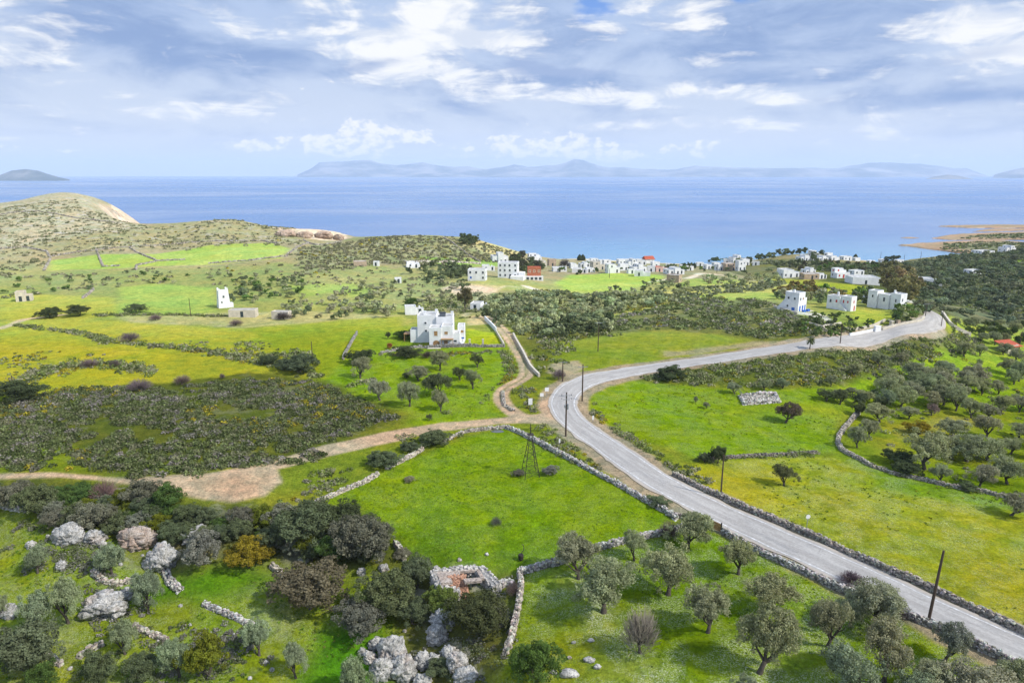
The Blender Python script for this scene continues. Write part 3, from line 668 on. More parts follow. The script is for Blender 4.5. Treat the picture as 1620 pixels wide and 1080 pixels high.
# ------------------------------------------------------------------ far islands and the mountain coast
def mat_mount(name, a, b):
    m, t = newmat(name); p = pos(t); n = t.noise(p, .0009, 8, .7); n2 = t.noise(p, .00025, 5, .6)
    c = t.mix(t.ramp(n, .4, .62), a, b); c = t.mix(t.m('MULTIPLY', t.ramp(n2, .55, .65), .5), c, tuple(x*1.5 for x in b))
    principled(t, c, 1, .05); return m
M['mount'] = mat_mount('distant_scrub_mountain', (.07, .10, .10), (.30, .29, .27))
def island(name, prof, Y, depth, seed, nx=260, nd=40, rough=.35, jag=0.):
    """a ridge: prof = photo points of its skyline, built at its real distance and height"""
    P = np.array(prof, float); xx = np.linspace(P[0, 0], P[-1, 0], nx); yy = np.interp(xx, P[:, 0], P[:, 1])
    yy = yy-fbm(xx*1., xx*0., 28, 5, seed)*jag; X, Yr, Z = raydir(xx, yy); top = np.maximum(CZ+Y*(Z/Yr), 0)
    V = []
    base_el = 0
    for j in range(nd+1):
        v = j/nd*2-1
        sh = np.clip(1-abs(v)**1.15, 0, 1)
        n = fbm(xx*Y/F+0*v, np.full(nx, v*depth), depth*.55, 6, seed)
        sp = (vnoise(xx*Y/F/depth*2.2+3*v, np.full(nx, 1.*seed), seed)-.5)
        h = top*np.clip(sh*(1+rough*2.2*n*(1-sh**3))+.28*sp*(sh*(1-sh))*4, 0, 1.0)-3*(sh < .02)
        yw = Y+v*depth*(1 if v < 0 else 1)
        V.append(np.c_[X/Yr*yw, np.full(nx, yw), h])
    V = np.stack(V).reshape(-1, 3); idx = np.arange(nx*(nd+1)).reshape(nd+1, nx)
    Q = np.stack([idx[:-1, :-1], idx[:-1, 1:], idx[1:, 1:], idx[1:, :-1]], -1).reshape(-1, 4)
    tag(link(name, mesh(name, V, Q, M['mount'], True)), kind='structure')
island('island', [(-60,277),(-30,280),(0,277),(18,270),(40,267.5),(60,270),(75,275),(92,280),(110,284)], 8600, 500, 3)
island('islet', [(1465,283),(1480,279),(1500,276.5),(1515,278),(1530,281),(1540,283)], 10800, 300, 4, 80, 20)
island('mountains', [(470,277),(490,268),(505,257),(540,256),(560,254),(585,253),(600,258),(625,262),(665,257),(690,260),(720,264),(740,262),(770,268),(800,263),(815,260),(835,264),(870,262),(890,258),(910,252),(922,254),(945,262),(965,265),(1000,266),(1040,268),(1070,267),(1100,263),(1150,264),(1220,267),(1290,265),(1325,267),(1350,262),(1375,257.5),(1400,257),(1440,258),(1480,262),(1510,266),(1530,266),(1545,271),(1562,277)], 21000, 2600, 8, 900, 60, .6, 4.)
island('mountains', [(1572,277),(1585,273),(1605,268),(1620,265),(1660,258),(1720,252),(1800,262),(1860,277)], 15000, 1200, 12, 120, 30, .4, 2.)
# ------------------------------------------------------------------ air
def haze():
    b = MB(); b.box(-30000, -150, -30, 30000, 27000, 540)
    m = bpy.data.materials.new('haze_air'); m.use_nodes = True; t = NT(m.node_tree)
    v = t.new('ShaderNodeVolumePrincipled'); v.inputs['Color'].default_value = (.76, .87, 1., 1); v.inputs['Density'].default_value = HAZE_D
    v.inputs['Anisotropy'].default_value = 0.
    o = t.new('ShaderNodeOutputMaterial'); t.l.new(v.outputs[0], o.inputs['Volume'])
    o2 = b.build('haze', m); tag(o2, kind='stuff')
HAZE_D = 6e-5
# ------------------------------------------------------------------ plant prototypes
def cards(P, N, size, asp, jit, r):
    """leaf-sized quads at points P facing roughly N"""
    n = len(P); A = r.normal(size=(n, 3)); D = N+A*jit; D /= np.linalg.norm(D, axis=1)[:, None]
    B = r.normal(size=(n, 3)); U = np.cross(D, B); U /= np.linalg.norm(U, axis=1)[:, None]; W = np.cross(D, U)
    s = (size*r.uniform(.65, 1.35, n))[:, None]
    V = np.stack([P-U*s-W*s*asp, P+U*s-W*s*asp*.7, P+U*s*.8+W*s*asp, P-U*s*.8+W*s*asp], 1).reshape(-1, 3)
    return V, np.arange(n*4).reshape(-1, 4)
def lobes_crown(r, nl, flat, low, spread, gap):
    """lobe centres and radii for a crown of width 1 standing on z=0, height 1"""
    L = []
    for i in range(nl):
        a = r.uniform(0, 2*math.pi); q = math.sqrt(r.uniform(.02, 1))*spread
        zc = low+(1-low)*(.22+.55*r.uniform()*(1-(q/.5)**2*.6))
        rad = r.uniform(.13, .21)*(1-.25*q)
        L.append((q*math.cos(a), q*math.sin(a), min(zc, 1-rad*flat), rad))
    return np.array(L)
def crown_mesh(name, seed, nl=26, n=5200, size=.017, asp=.55, low=.28, spread=.36, flat=1.1, fuzz=.10, tone=.22, var=None, HW=.9, clump=1.):
    """HW: height over width of the unit crown, so lobes stay round when scaled"""
    r = np.random.default_rng(seed); L = lobes_crown(r, nl, flat, low, spread, 0)
    if low < .1: L = np.vstack([L, [(0, 0, .62, .22), (.12, .1, .55, .2), (-.13, .02, .55, .2), (.02, -.15, .5, .2)]]); nl = len(L)
    # small rounded clumps sitting on the big lobes, leaves on the clumps
    nc = int(n/70); kk = r.choice(nl, nc, p=L[:, 3]**2/(L[:, 3]**2).sum()); E = r.normal(size=(nc, 3)); E /= np.linalg.norm(E, axis=1)[:, None]; E[:, 2] = np.where(E[:, 2] < -.35, -E[:, 2], E[:, 2])
    sc3 = np.array((1, 1, 1/HW)); CC = L[kk, :3]+E*(L[kk, 3]*r.uniform(.7, 1.05, nc))[:, None]*sc3; cr = r.uniform(.035, .075, nc)*clump
    ins = r.uniform(size=nc) < .12; cr[ins] *= 1.3
    k = r.choice(nc, n, p=cr**2/(cr**2).sum()); D = r.normal(size=(n, 3))+E[k]*.7; D /= np.linalg.norm(D, axis=1)[:, None]
    P = CC[k]+D*(cr[k]*(1+r.normal(size=n)*fuzz*1.6))[:, None]*sc3; P[:, 2] = np.clip(P[:, 2], .02, 1.08)
    V, Q = cards(P, D, size, asp, .75, r)
    tl = r.uniform(1-tone, 1+tone, nl)[kk][k]*r.uniform(1-tone, 1+tone, nc)[k]*r.uniform(.8, 1.2, n)
    C = np.repeat(tl, 4)[:, None]*np.ones(3)
    if var is not None:
        w = (r.uniform(size=nc) < .35)[k]; C = C*np.where(np.repeat(w, 4)[:, None], np.array(var), 1.)
    return mesh(name, V, Q, M['leaf'], False, np.clip(C, 0, 3)), L
def trunk_mesh(name, seed, L, low=.3, girth=.036, nb=7):
    r = np.random.default_rng(seed+99); b = MB()
    lean = r.normal(size=2)*.03; fork = np.array((lean[0], lean[1], low*.62))
    b.tube([(0, 0, -.05), (0, 0, .01), (lean[0]*.4, lean[1]*.4, low*.3), fork], [girth*1.7, girth*1.35, girth, girth*.95], 8)
    for i in r.permutation(len(L))[:nb]:
        e = L[i, :3]*np.array((.82, .82, .92)); mid = (fork+e)/2+r.normal(size=3)*.025+np.array((0, 0, -.02))
        b.tube([fork-np.array((0, 0, .02)), mid, e], [girth*.75, girth*.42, girth*.15], 5)
        for _ in range(2):
            e2 = e+r.normal(size=3)*.08; b.tube([mid, (mid+e2)/2+r.normal(size=3)*.015, e2], [girth*.3, girth*.2, girth*.06], 4)
    V = np.vstack(b.V); Q = np.vstack(b.Q); return mesh(name, V, Q, M['bark'], True)
def twig_mesh(name, seed, n=420, low=.2, size=.5):
    """a leafless crown: many fine forking twigs"""
    r = np.random.default_rng(seed); b = MB()
    for i in range(n):
        a = r.uniform(0, 2*math.pi); q = math.sqrt(r.uniform())*size; z = low+(1-low)*math.sqrt(max(1-(q/size)**2, 0))*r.uniform(.55, 1)
        e = np.array((q*math.cos(a), q*math.sin(a), z)); s = e*np.array((.45, .45, .5))+r.normal(size=3)*.05; s[2] = max(s[2], low*.8)
        m_ = (s+e)/2+r.normal(size=3)*.03
        b.tube([s, m_, e], [.006, .0045, .002], 3, cap=False)
    r_ = r.uniform(.7, 1.3, (len(b.V), 1)); C = np.repeat(r_, [len(v) for v in b.V], axis=0)*np.ones(3)
    return mesh(name, np.vstack(b.V), np.vstack(b.Q), M['leaf'], False, C)
OLV_P = [];
for s in range(8):
    c, L = crown_mesh('olive_crown', 100+s, nl=24+s % 3*4, n=12500, low=.22, spread=.345, size=.0140, asp=.5, fuzz=.16, tone=.2); OLV_P.append((c, trunk_mesh('olive_trunk', s, L)))
BUS_P = []
for s in range(6):
    c, L = crown_mesh('bush_crown', 200+s, nl=30, n=12000, low=.03, spread=.37, size=.0132, asp=.7, fuzz=.10, tone=.2, flat=.9, clump=1.05); BUS_P.append((c, trunk_mesh('bush_stems', s+20, L, .12, .02, 5)))
BAR_P = []
for s in range(3):
    L = lobes_crown(np.random.default_rng(s+300), 16, 1, .3, .33, 0); BAR_P.append((twig_mesh('twigs', 300+s), trunk_mesh('bare_trunk', s+30, L, .28, .03, 12)))
FAR_P = []
for s in range(5):
    c, L = crown_mesh('far_crown', 400+s, nl=11, n=900, low=.12, spread=.32, size=.040, asp=.8, fuzz=.12, flat=1, tone=.25, clump=2.); FAR_P.append((c, trunk_mesh('far_trunk', s+40, L, .2, .035, 4)))
def cypress_mesh():
    r = np.random.default_rng(5); n = 1500; z = r.uniform(.03, 1, n); a = r.uniform(0, 2*math.pi, n); w = .5*np.sin(np.clip(z*1.05, 0, 1)**.6*math.pi)**.7+.03
    D = np.stack([np.cos(a), np.sin(a), .5+0*a], 1); P = np.stack([np.cos(a)*w, np.sin(a)*w, z], 1)*(1, 1, 1)
    V, Q = cards(P, D, .06, 1., .6, r); return mesh('cypress_crown', V, Q, M['leaf'], False, np.repeat(r.uniform(.7, 1.2, n), 4)[:, None]*np.ones(3))
def palm_mesh():
    r = np.random.default_rng(6); V = []; Q = []; k = 0
    for i in range(46):
        a = r.uniform(0, 2*math.pi); up = r.uniform(-.3, 1.1); seg = 7; Lf = r.uniform(.42, .55)
        p = np.array((0, 0, .72)); d = np.array((math.cos(a)*math.cos(up), math.sin(a)*math.cos(up), math.sin(up)))
        for j in range(seg):
            q = p+d*Lf/seg; d = d+np.array((0, 0, -.28)); d /= np.linalg.norm(d); side = np.cross(d, (0, 0, 1)); side /= np.linalg.norm(side)+1e-6
            w = .05*math.sin((j+1)/seg*2.6)+.008; dn = np.array((0, 0, -.6*w))
            V += [p-side*w+dn, p, q, q-side*w+dn, p, p+side*w+dn, q+side*w+dn, q]; Q += [(k, k+1, k+2, k+3), (k+4, k+5, k+6, k+7)]; k += 8; p = q
    return mesh('palm_crown', V, Q, M['leaf'], False, np.repeat(r.uniform(.7, 1.2, len(V)//8), 8)[:, None]*np.ones(3))
b_ = MB(); b_.tube([(0, 0, -.05), (.01, 0, .3), (0, .01, .74)], [.06, .045, .04], 8); TRK = mesh('plain_trunk', np.vstack(b_.V), np.vstack(b_.Q), M['bark'], True)
CYP_P = [(cypress_mesh(), TRK)]; PAL_P = [(palm_mesh(), TRK)]
C_OL = (.28, .295, .165); C_OLG = (.25, .29, .165); C_OLB = (.285, .28, .18); C_LEN = (.125, .15, .075); C_LENP = (.175, .17, .12); C_YG = (.15, .17, .02); C_YB = (.25, .19, .02); C_BARE = (.23, .175, .165); C_GREY = (.22, .225, .17); C_DK = (.08, .10, .045); C_GRN = (.09, .145, .035)
prng = np.random.default_rng(77)
def plant(protos, x, y, W, H, colr, label, cat, name, group=None, parts=True, names=('crown', 'trunk'), z=None, jc=.1, k=None):
    c, tr = protos[int(prng.integers(len(protos))) if k is None else k]
    zz = float(hz(x, y)) if z is None else z; rz = prng.uniform(0, 6.283)
    j = 1+prng.uniform(-jc, jc); cc = (colr[0]*j*(1+prng.uniform(-.05, .05)), colr[1]*j, colr[2]*j*(1+prng.uniform(-.1, .1)), 1)
    if parts:
        e = empty(name, (x, y, zz-.05), rz); e.scale = (W, W, H)
        a = link(names[0], c, e); a.color = cc; link(names[1], tr, e); tag(e, label, cat, group); return e
    a = link(name, c); a.location = (x, y, zz-.05*H); a.rotation_euler = (0, 0, rz); a.scale = (W, W, H); a.color = cc
    tag(a, label, cat, group); return a
def plant_px(protos, px, py, wpx, top, colr, label, cat, name, group=None, **kw):
    """stand a tree on the ground spot seen at (px, py); wpx = crown width, top = photo row of its top"""
    x, y = ground(px, py); z = float(hz(x, y)); s = mpp(x, y, z); dep = math.atan2(CZ-z, y)
    W = wpx*s*1.08; bush = kw.pop('bush', False)
    Hh = ((py-top)*s-(.16 if not bush else .62)*W*math.sin(dep))/math.cos(dep)
    lo, hi = (.62, 1.25) if not bush else (.42, 1.0)
    Hh = min(max(Hh, lo*W), hi*W)
    if bush: y += .42*W; x = x*y/(y-.42*W)
    return plant(protos, x, y, W, Hh, colr, label, cat, name, group, **kw)
OT = 'olive_tree'
# --- olive grove at the bottom right, each tree by hand
G_GROVE = 'olive trees of the grove between the stone walls and the road'
for px, py, w, top, c, lab in [
 (915, 915, 78, 845, C_OLB, 'brownish olive tree standing just below the bend of the light stone wall'),
 (1003, 886, 46, 838, C_OL, 'small slim olive tree against the long stone wall under the green field'),
 (955, 968, 105, 880, C_OL, 'broad dense olive tree with foliage to the ground, below the brownish one'),
 (1057, 940, 95, 862, C_OL, 'wide spreading olive tree with two side limbs in the middle of the upper grove'),
 (1088, 866, 72, 804, C_OL, 'olive tree beside the wooden gate at the road wall'),
 (1168, 908, 62, 850, C_OL, 'round olive tree right below the gate beside the road wall'),
 (1120, 1000, 80, 925, C_OLB, 'open crowned olive tree with a visible dark trunk at the centre of the grove'),
 (1202, 1064, 100, 958, C_OL, 'very large olive tree with a gnarled reddish trunk foot in the lower grove'),
 (1218, 962, 84, 898, C_OL, 'double crowned olive tree right of the open crowned one'),
 (1310, 1022, 72, 945, C_OLB, 'olive tree with a leaning limb below the dead bush on the wall'),
 (1385, 990, 96, 918, C_OLB, 'big olive tree overlapping the road wall left of the bare pole'),
 (1345, 990, 60, 940, C_OL, 'olive tree filling the gap between its two bigger neighbours at the road wall'),
 (1398, 1078, 86, 980, C_OLB, 'tall olive tree with a dark trunk below the big one at the road wall'),
 (1495, 1044, 58, 970, C_GREY, 'pale airy young olive tree right of the foot of the bare pole'),
 (1343, 1100, 92, 1018, C_OLG, 'grey green olive tree at the bottom edge below the leaning one'),
 (1540, 1116, 118, 1036, C_OLB, 'olive tree at the bottom edge nearest to the lower end of the road wall'),
 (1478, 1112, 84, 1050, C_OL, 'olive tree between the pale airy one and the bottom edge'),
 (1440, 1120, 70, 1060, C_OLG, 'olive tree at the bottom edge right of the tall one with a dark trunk'),
 (1612, 1120, 84, 1048, C_OL, 'olive tree in the bottom right corner'),
 (1180, 1120, 50, 1070, C_OLG, 'crown top of an olive tree peeping in below the very large one')]:
    plant_px(OLV_P, px, py, w*.95, top+2, c, lab, 'olive tree', OT, G_GROVE)
plant_px(BAR_P, 1012, 1032, 66, 952, (.36, .31, .28), 'nearly leafless pale olive tree on a thin forked trunk in the white flowers', 'bare tree', 'bare_tree')
plant_px(BUS_P, 850, 1110, 84, 1015, C_GRN, 'dark green dense tree at the foot of the rubble wall at the bottom edge', 'evergreen tree', 'evergreen_tree', bush=True)
plant_px(BAR_P, 1345, 935, 46, 902, (.15, .10, .10), 'leafless purple grey bush leaning over the road wall', 'bare bush', 'bare_bush', bush=True)
plant_px(BAR_P, 1056, 862, 34, 815, C_BARE, 'leafless grey bush beside the olive tree at the gate', 'bare bush', 'bare_bush', bush=True)
plant_px(BUS_P, 1041, 808, 36, 788, C_LEN, 'round dark bush at the road end of the light field wall', 'bush', 'bush', bush=True)
plant_px(BAR_P, 812, 950, 26, 905, C_BARE, 'leafless twiggy bush at the corner of the rubble wall', 'bare bush', 'bare_bush', bush=True)
plant_px(BAR_P, 1425, 985, 40, 960, (.15, .10, .10), 'leafless purple bush on the road wall left of the bare pole', 'bare bush', 'bare_bush', bush=True)
# --- olives below the villa
G_V = 'olive trees in the green field below the white villa'
for px, py, w, top, c, lab in [
 (570, 598, 34, 563, C_OL, 'olive tree in front of the big dark bush left of the villa field'),
 (601, 633, 36, 597, C_OLB, 'brownish olive tree with a pale trunk, leftmost in the field below the villa'),
 (648, 643, 36, 602, C_OL, 'rounded olive tree with a pale trunk right of the brownish one'),
 (697, 650, 27, 616, C_OL, 'slim one sided olive tree nearest to the dirt road'),
 (692, 626, 46, 588, (.12, .135, .07), 'big dark olive tree with two heads in the middle of the villa field'),
 (662, 602, 36, 580, C_OL, 'low leaning olive tree behind the big dark one'),
 (696, 586, 32, 553, C_OL, 'olive tree straight below the stone terrace of the villa'),
 (728, 601, 24, 579, (.10, .12, .05), 'small umbrella shaped olive tree right of the low leaning one'),
 (748, 615, 27, 583, C_OLG, 'egg shaped olive tree close to the winding track'),
 (755, 581, 22, 559, (.10, .12, .05), 'small dark olive tree near the garden wall corner')]:
    plant_px(OLV_P, px, py, w, top, c, lab, 'olive tree', OT, G_V)
for P_, px, py, w, top, c, lab, cat, nm in [
 (BUS_P, 569, 580, 44, 549, C_DK, 'big dark evergreen bush left of the villa field', 'bush', 'bush'),
 (BUS_P, 643, 570, 44, 549, C_DK, 'dark wide bush in front of the low terrace wall', 'bush', 'bush'),
 (BUS_P, 640, 538, 32, 523, C_GRN, 'green hedge bush at the left side of the villa', 'hedge', 'hedge_bush'),
 (BUS_P, 662, 538, 36, 519, C_GRN, 'tall green hedge bush against the villa wall', 'hedge', 'hedge_bush'),
 (BUS_P, 675, 537, 20, 518, C_DK, 'rounded dark hedge bush touching the villa front', 'hedge', 'hedge_bush'),
 (OLV_P, 614, 536, 9, 524, C_DK, 'tiny round topped tree on the villa lawn', 'tree', 'tree'),
 (BUS_P, 617, 553, 10, 538, (.36, .14, .05), 'rust red shrub on the villa lawn', 'shrub', 'shrub'),
 (BAR_P, 677, 569, 22, 552, (.17, .12, .10), 'brown leafless bush under the terrace wall', 'bare bush', 'bare_bush'),
 (BUS_P, 679, 667, 11, 652, C_LEN, 'small round bush alone beside the heath edge', 'bush', 'bush'),
 (BUS_P, 643, 600, 14, 586, C_LEN, 'small ragged shrub between the villa olives', 'shrub', 'shrub'),
 (BUS_P, 653, 484, 26, 470, C_GRN, 'green bush in front of the low house behind the villa', 'bush', 'bush'),
 (BUS_P, 687, 712, 52, 682, C_LEN, 'large dark bush on the wall at the upper left of the green field', 'bush', 'bush'),
 (BUS_P, 610, 750, 56, 712, C_LEN, 'large dark bush on the wall left of the green field', 'bush', 'bush'),
 (BUS_P, 650, 720, 34, 700, C_LEN, 'dark bush between the two large ones on the field wall', 'bush', 'bush'),
 (BUS_P, 648, 765, 20, 752, C_OLB, 'dry brownish shrub at the end of the wall section', 'shrub', 'shrub') ,
 (BUS_P, 1060, 606, 50, 576, C_DK, 'big dark evergreen bush below the road curve', 'bush', 'bush'),
 (BUS_P, 1135, 738, 30, 698, C_DK, 'dark upright bush on the hedge line beside the dark pole', 'bush', 'bush'),
 (BUS_P, 1114, 735, 22, 712, C_LEN, 'low bush left of the dark upright one', 'bush', 'bush'),
 (OLV_P, 1243, 668, 40, 634, (.16, .12, .09), 'dark brownish olive tree alone in the upper green field', 'olive tree', OT),
 (OLV_P, 1240, 768, 40, 734, (.13, .14, .06), 'small olive tree alone in the yellowish field beyond the road', 'olive tree', OT),
 (OLV_P, 1600, 815, 54, 774, C_OLB, 'flat topped olive tree at the right edge of the yellowish field', 'olive tree', OT),
 (OLV_P, 736, 487, 24, 454, (.14, .12, .06), 'tall dark tree behind the villa', 'tree', 'tree'),
 (BAR_P, 884, 603, 26, 580, C_BARE, 'leafless round tree beside the dirt pull in at the road bend', 'bare tree', 'bare_tree'),
 (OLV_P, 1314, 611, 18, 590, C_OL, 'olive tree at the top edge of the upper green field beside the scrub', 'olive tree', OT),
 (PAL_P, 1281, 552, 15, 522, (.09, .11, .04), 'palm tree standing on the road verge below the scrub slope', 'palm', 'palm_tree'),
 (CYP_P, 1467, 492, 9, 465, C_DK, 'dark pointed cypress at the far road bend', 'cypress', 'cypress_tree'),
 (PAL_P, 1417, 513, 15, 490, (.06, .09, .03), 'low palm by the white road wall', 'palm', 'palm_tree'),
 (BUS_P, 1451, 692, 42, 662, C_YB, 'yellow brown leafy bush above the dense olive clump', 'bush', 'bush'),
 (BUS_P, 1420, 742, 52, 712, C_DK, 'very dark bush overhanging the curved field wall', 'bush', 'bush'),
 (BUS_P, 1432, 758, 50, 732, C_DK, 'dark sprawling bush growing on the curved field wall', 'bush', 'bush'),
 (BUS_P, 1530, 780, 30, 766, C_LEN, 'low dark shrub along the inside of the curved field wall', 'shrub', 'shrub'),
 (BUS_P, 80, 506, 40, 488, C_DK, 'dark rounded bush, left one of the pair on the yellow meadow', 'bush', 'bush'),
 (BUS_P, 125, 503, 40, 487, C_DK, 'dark rounded bush, right one of the pair on the yellow meadow', 'bush', 'bush'),
 (BUS_P, 216, 497, 34, 482, C_LEN, 'bush right of the dark pair below the tower field', 'bush', 'bush'),
 (BAR_P, 206, 544, 38, 524, C_BARE, 'grey leafless bush in the hedge across the yellow meadow', 'bare bush', 'bare_bush'),
 (BAR_P, 222, 622, 42, 594, C_BARE, 'large grey leafless bush at the upper edge of the heath', 'bare bush', 'bare_bush'),
 (BAR_P, 289, 612, 30, 589, C_BARE, 'round purple grey leafless bush right of the large one', 'bare bush', 'bare_bush'),
 (BAR_P, 182, 583, 20, 566, C_BARE, 'small leafless bush in the yellow flowers', 'bare bush', 'bare_bush'),
 (BAR_P, 142, 584, 28, 565, C_BARE, 'leafless bush left of the small one in the yellow flowers', 'bare bush', 'bare_bush'),
 (BAR_P, 352, 600, 10, 588, C_BARE, 'tiny leafless tree at the end of the yellow flowers', 'bare tree', 'bare_tree'),
 (BAR_P, 246, 508, 22, 496, (.27, .19, .18), 'pinkish leafless bush on the pale strip of meadow', 'bare bush', 'bare_bush'),
 (BAR_P, 374, 517, 24, 506, C_BARE, 'low leafless bush below the stone sheds', 'bare bush', 'bare_bush'),
 (BAR_P, 450, 508, 30, 495, (.14, .11, .10), 'dark leafless bush in front of the right stone shed', 'bare bush', 'bare_bush'),
 (BUS_P, 30, 645, 80, 620, C_DK, 'dark thicket bush at the left edge behind the heath', 'bush', 'bush'),
 (BUS_P, 425, 580, 34, 565, C_DK, 'dark bush at the right end of the meadow hedge', 'bush', 'bush'),
 (BUS_P, 480, 594, 60, 577, C_LEN, 'long dark bush at the foot of the pole by the heath', 'bush', 'bush'),
 (BUS_P, 453, 590, 40, 574, C_LEN, 'dark bush left of the pole by the heath', 'bush', 'bush'),
 ]:
    plant_px(P_, px, py, w, top, c, lab, cat, nm, bush=(P_ is BUS_P or P_ is BAR_P))
# --- olives right of the curved wall and beyond
G_R = 'olive trees on the right beyond the curved field wall'
for px, py, w, top, c, lab in [
 (1356, 708, 32, 670, C_OL, 'olive tree right beside the curve of the field wall'),
 (1391, 668, 44, 640, C_OL, 'olive tree near the red stones at the head of the curved wall'),
 (1376, 692, 32, 660, C_OL, 'olive tree behind the one at the wall curve'),
 (1357, 657, 26, 634, (.10, .12, .05), 'dark small olive tree at the very head of the curved wall'),
 (1462, 742, 72, 680, C_OL, 'largest olive tree of the clump beyond the curved wall'),
 (1487, 763, 32, 732, C_OL, 'little olive tree on the wall below the largest of the clump'),
 (1550, 769, 42, 730, C_OLB, 'olive tree with a wide crown near the right wall'),
 (1593, 765, 52, 720, C_OL, 'broad olive tree at the right edge above the wall'),
 (1529, 730, 62, 684, C_OL, 'big olive tree in the middle of the clump'),
 (1561, 728, 50, 690, C_OL, 'olive tree at the right side of the clump'),
 (1599, 718, 38, 690, C_OL, 'dark rounded olive tree right of the clump'),
 (1498, 722, 50, 690, C_OLB, 'olive tree between the two biggest of the clump'),
 (1438, 662, 28, 639, C_OLB, 'small olive tree in the dry grass above the yellow brown bush'),
 (1474, 657, 22, 638, (.24, .17, .15), 'small pinkish olive tree in the dry grass'),
 (1536, 661, 32, 629, C_OL, 'olive tree standing free in the lit grass'),
 (1512, 650, 34, 612, C_OL, 'taller olive tree left of the free standing one'),
 (1583, 654, 34, 620, C_OL, 'spreading olive tree with a dark trunk near the right edge'),
 (1612, 652, 28, 624, C_OLB, 'olive tree cut by the right edge, upper row'),
 (1553, 625, 16, 604, C_OL, 'tiny round olive tree in the bright grass'),
 (1562, 660, 36, 640, C_OLB, 'airy olive tree right of the free standing one'),
 (1560, 692, 42, 655, C_OLB, 'open olive tree above the clump'),
 (1612, 692, 36, 668, C_OL, 'pale olive tree at the right edge above the clump'),
 (1505, 690, 46, 665, C_OL, 'olive tree at the upper edge of the clump'),
 (1162, 623, 24, 604, C_OLG, 'grey olive tree left of the three behind the stone enclosure'),
 (1209, 617, 22, 599, C_OLG, 'grey olive tree in the middle of the three behind the stone enclosure'),
 (1238, 614, 22, 596, C_OLG, 'grey olive tree right of the three behind the stone enclosure'),
 (1100, 637, 9, 624, C_OL, 'sapling in the left part of the upper green field'),
 (1118, 646, 11, 634, C_OLB, 'dry sapling left of the stone enclosure'),
 (1350, 595, 26, 571, C_OL, 'olive tree at the lower edge of the road scrub'),
 (1391, 581, 26, 555, C_OL, 'olive tree in the scrub below the road wall'),
 (1525, 564, 28, 539, C_OL, 'left one of the pair of olive trees above the bright meadow'),
 (1550, 563, 20, 542, C_OL, 'right one of the pair of olive trees above the bright meadow'),
 (1492, 595, 26, 569, C_OL, 'olive tree at the left of the bright meadow'),
 (1405, 600, 26, 582, C_OL, 'low olive tree left of the bright meadow'),
 (1450, 603, 42, 571, C_OL, 'two headed olive tree left of the bright meadow'),
 (1587, 561, 24, 541, C_OL, 'olive tree left of the red roof'),
 (1549, 580, 10, 567, C_OL, 'bushy sapling in the bright meadow'),
 (1421, 572, 24, 555, C_OLB, 'round low olive tree among the scrub')]:
    plant_px(OLV_P, px, py, w, top, c, lab, 'olive tree', OT, G_R)
# --- left foreground trees
for P_, px, py, w, top, c, lab in [
 (OLV_P, 60, 1000, 54, 940, C_OLG, 'grey green olive tree left of the big boulder with the hollow'),
 (OLV_P, 108, 985, 56, 903, C_OLG, 'tall bushy olive tree behind the boulder with the hollow'),
 (OLV_P, 235, 970, 52, 908, C_OLG, 'neat round olive tree right of the boulder with the hollow'),
 (OLV_P, 198, 1034, 46, 984, C_OLG, 'small olive tree directly below the boulder with the hollow'),
 (OLV_P, 410, 1036, 50, 980, C_OLG, 'olive tree at the lower end of the diagonal stone wall'),
 (OLV_P, 284, 1070, 56, 998, C_OLG, 'bluish olive tree beside the yellow green one at the bottom'),
 (OLV_P, 177, 908, 48, 856, C_OLG, 'olive tree below the two round white boulders'),
 (OLV_P, 60, 906, 38, 860, C_OLG, 'small olive tree in the grey scrub at the left'),
 (OLV_P, 0, 978, 30, 912, C_OLG, 'olive tree cut by the left edge'),
 (OLV_P, 468, 1072, 44, 1012, C_OLG, 'pale slim olive tree in the deep green weeds'),
 (OLV_P, 566, 1112, 62, 1038, C_OLG, 'grey olive tree left of the pile of big boulders'),
 (BUS_P, 325, 916, 64, 842, C_GREY, 'silvery grey tree in front of the dark thicket')]:
    plant_px(P_, px, py, w, top, c, lab, 'olive tree', OT, 'olive trees of the rocky ground on the left', bush=(P_ is BUS_P))
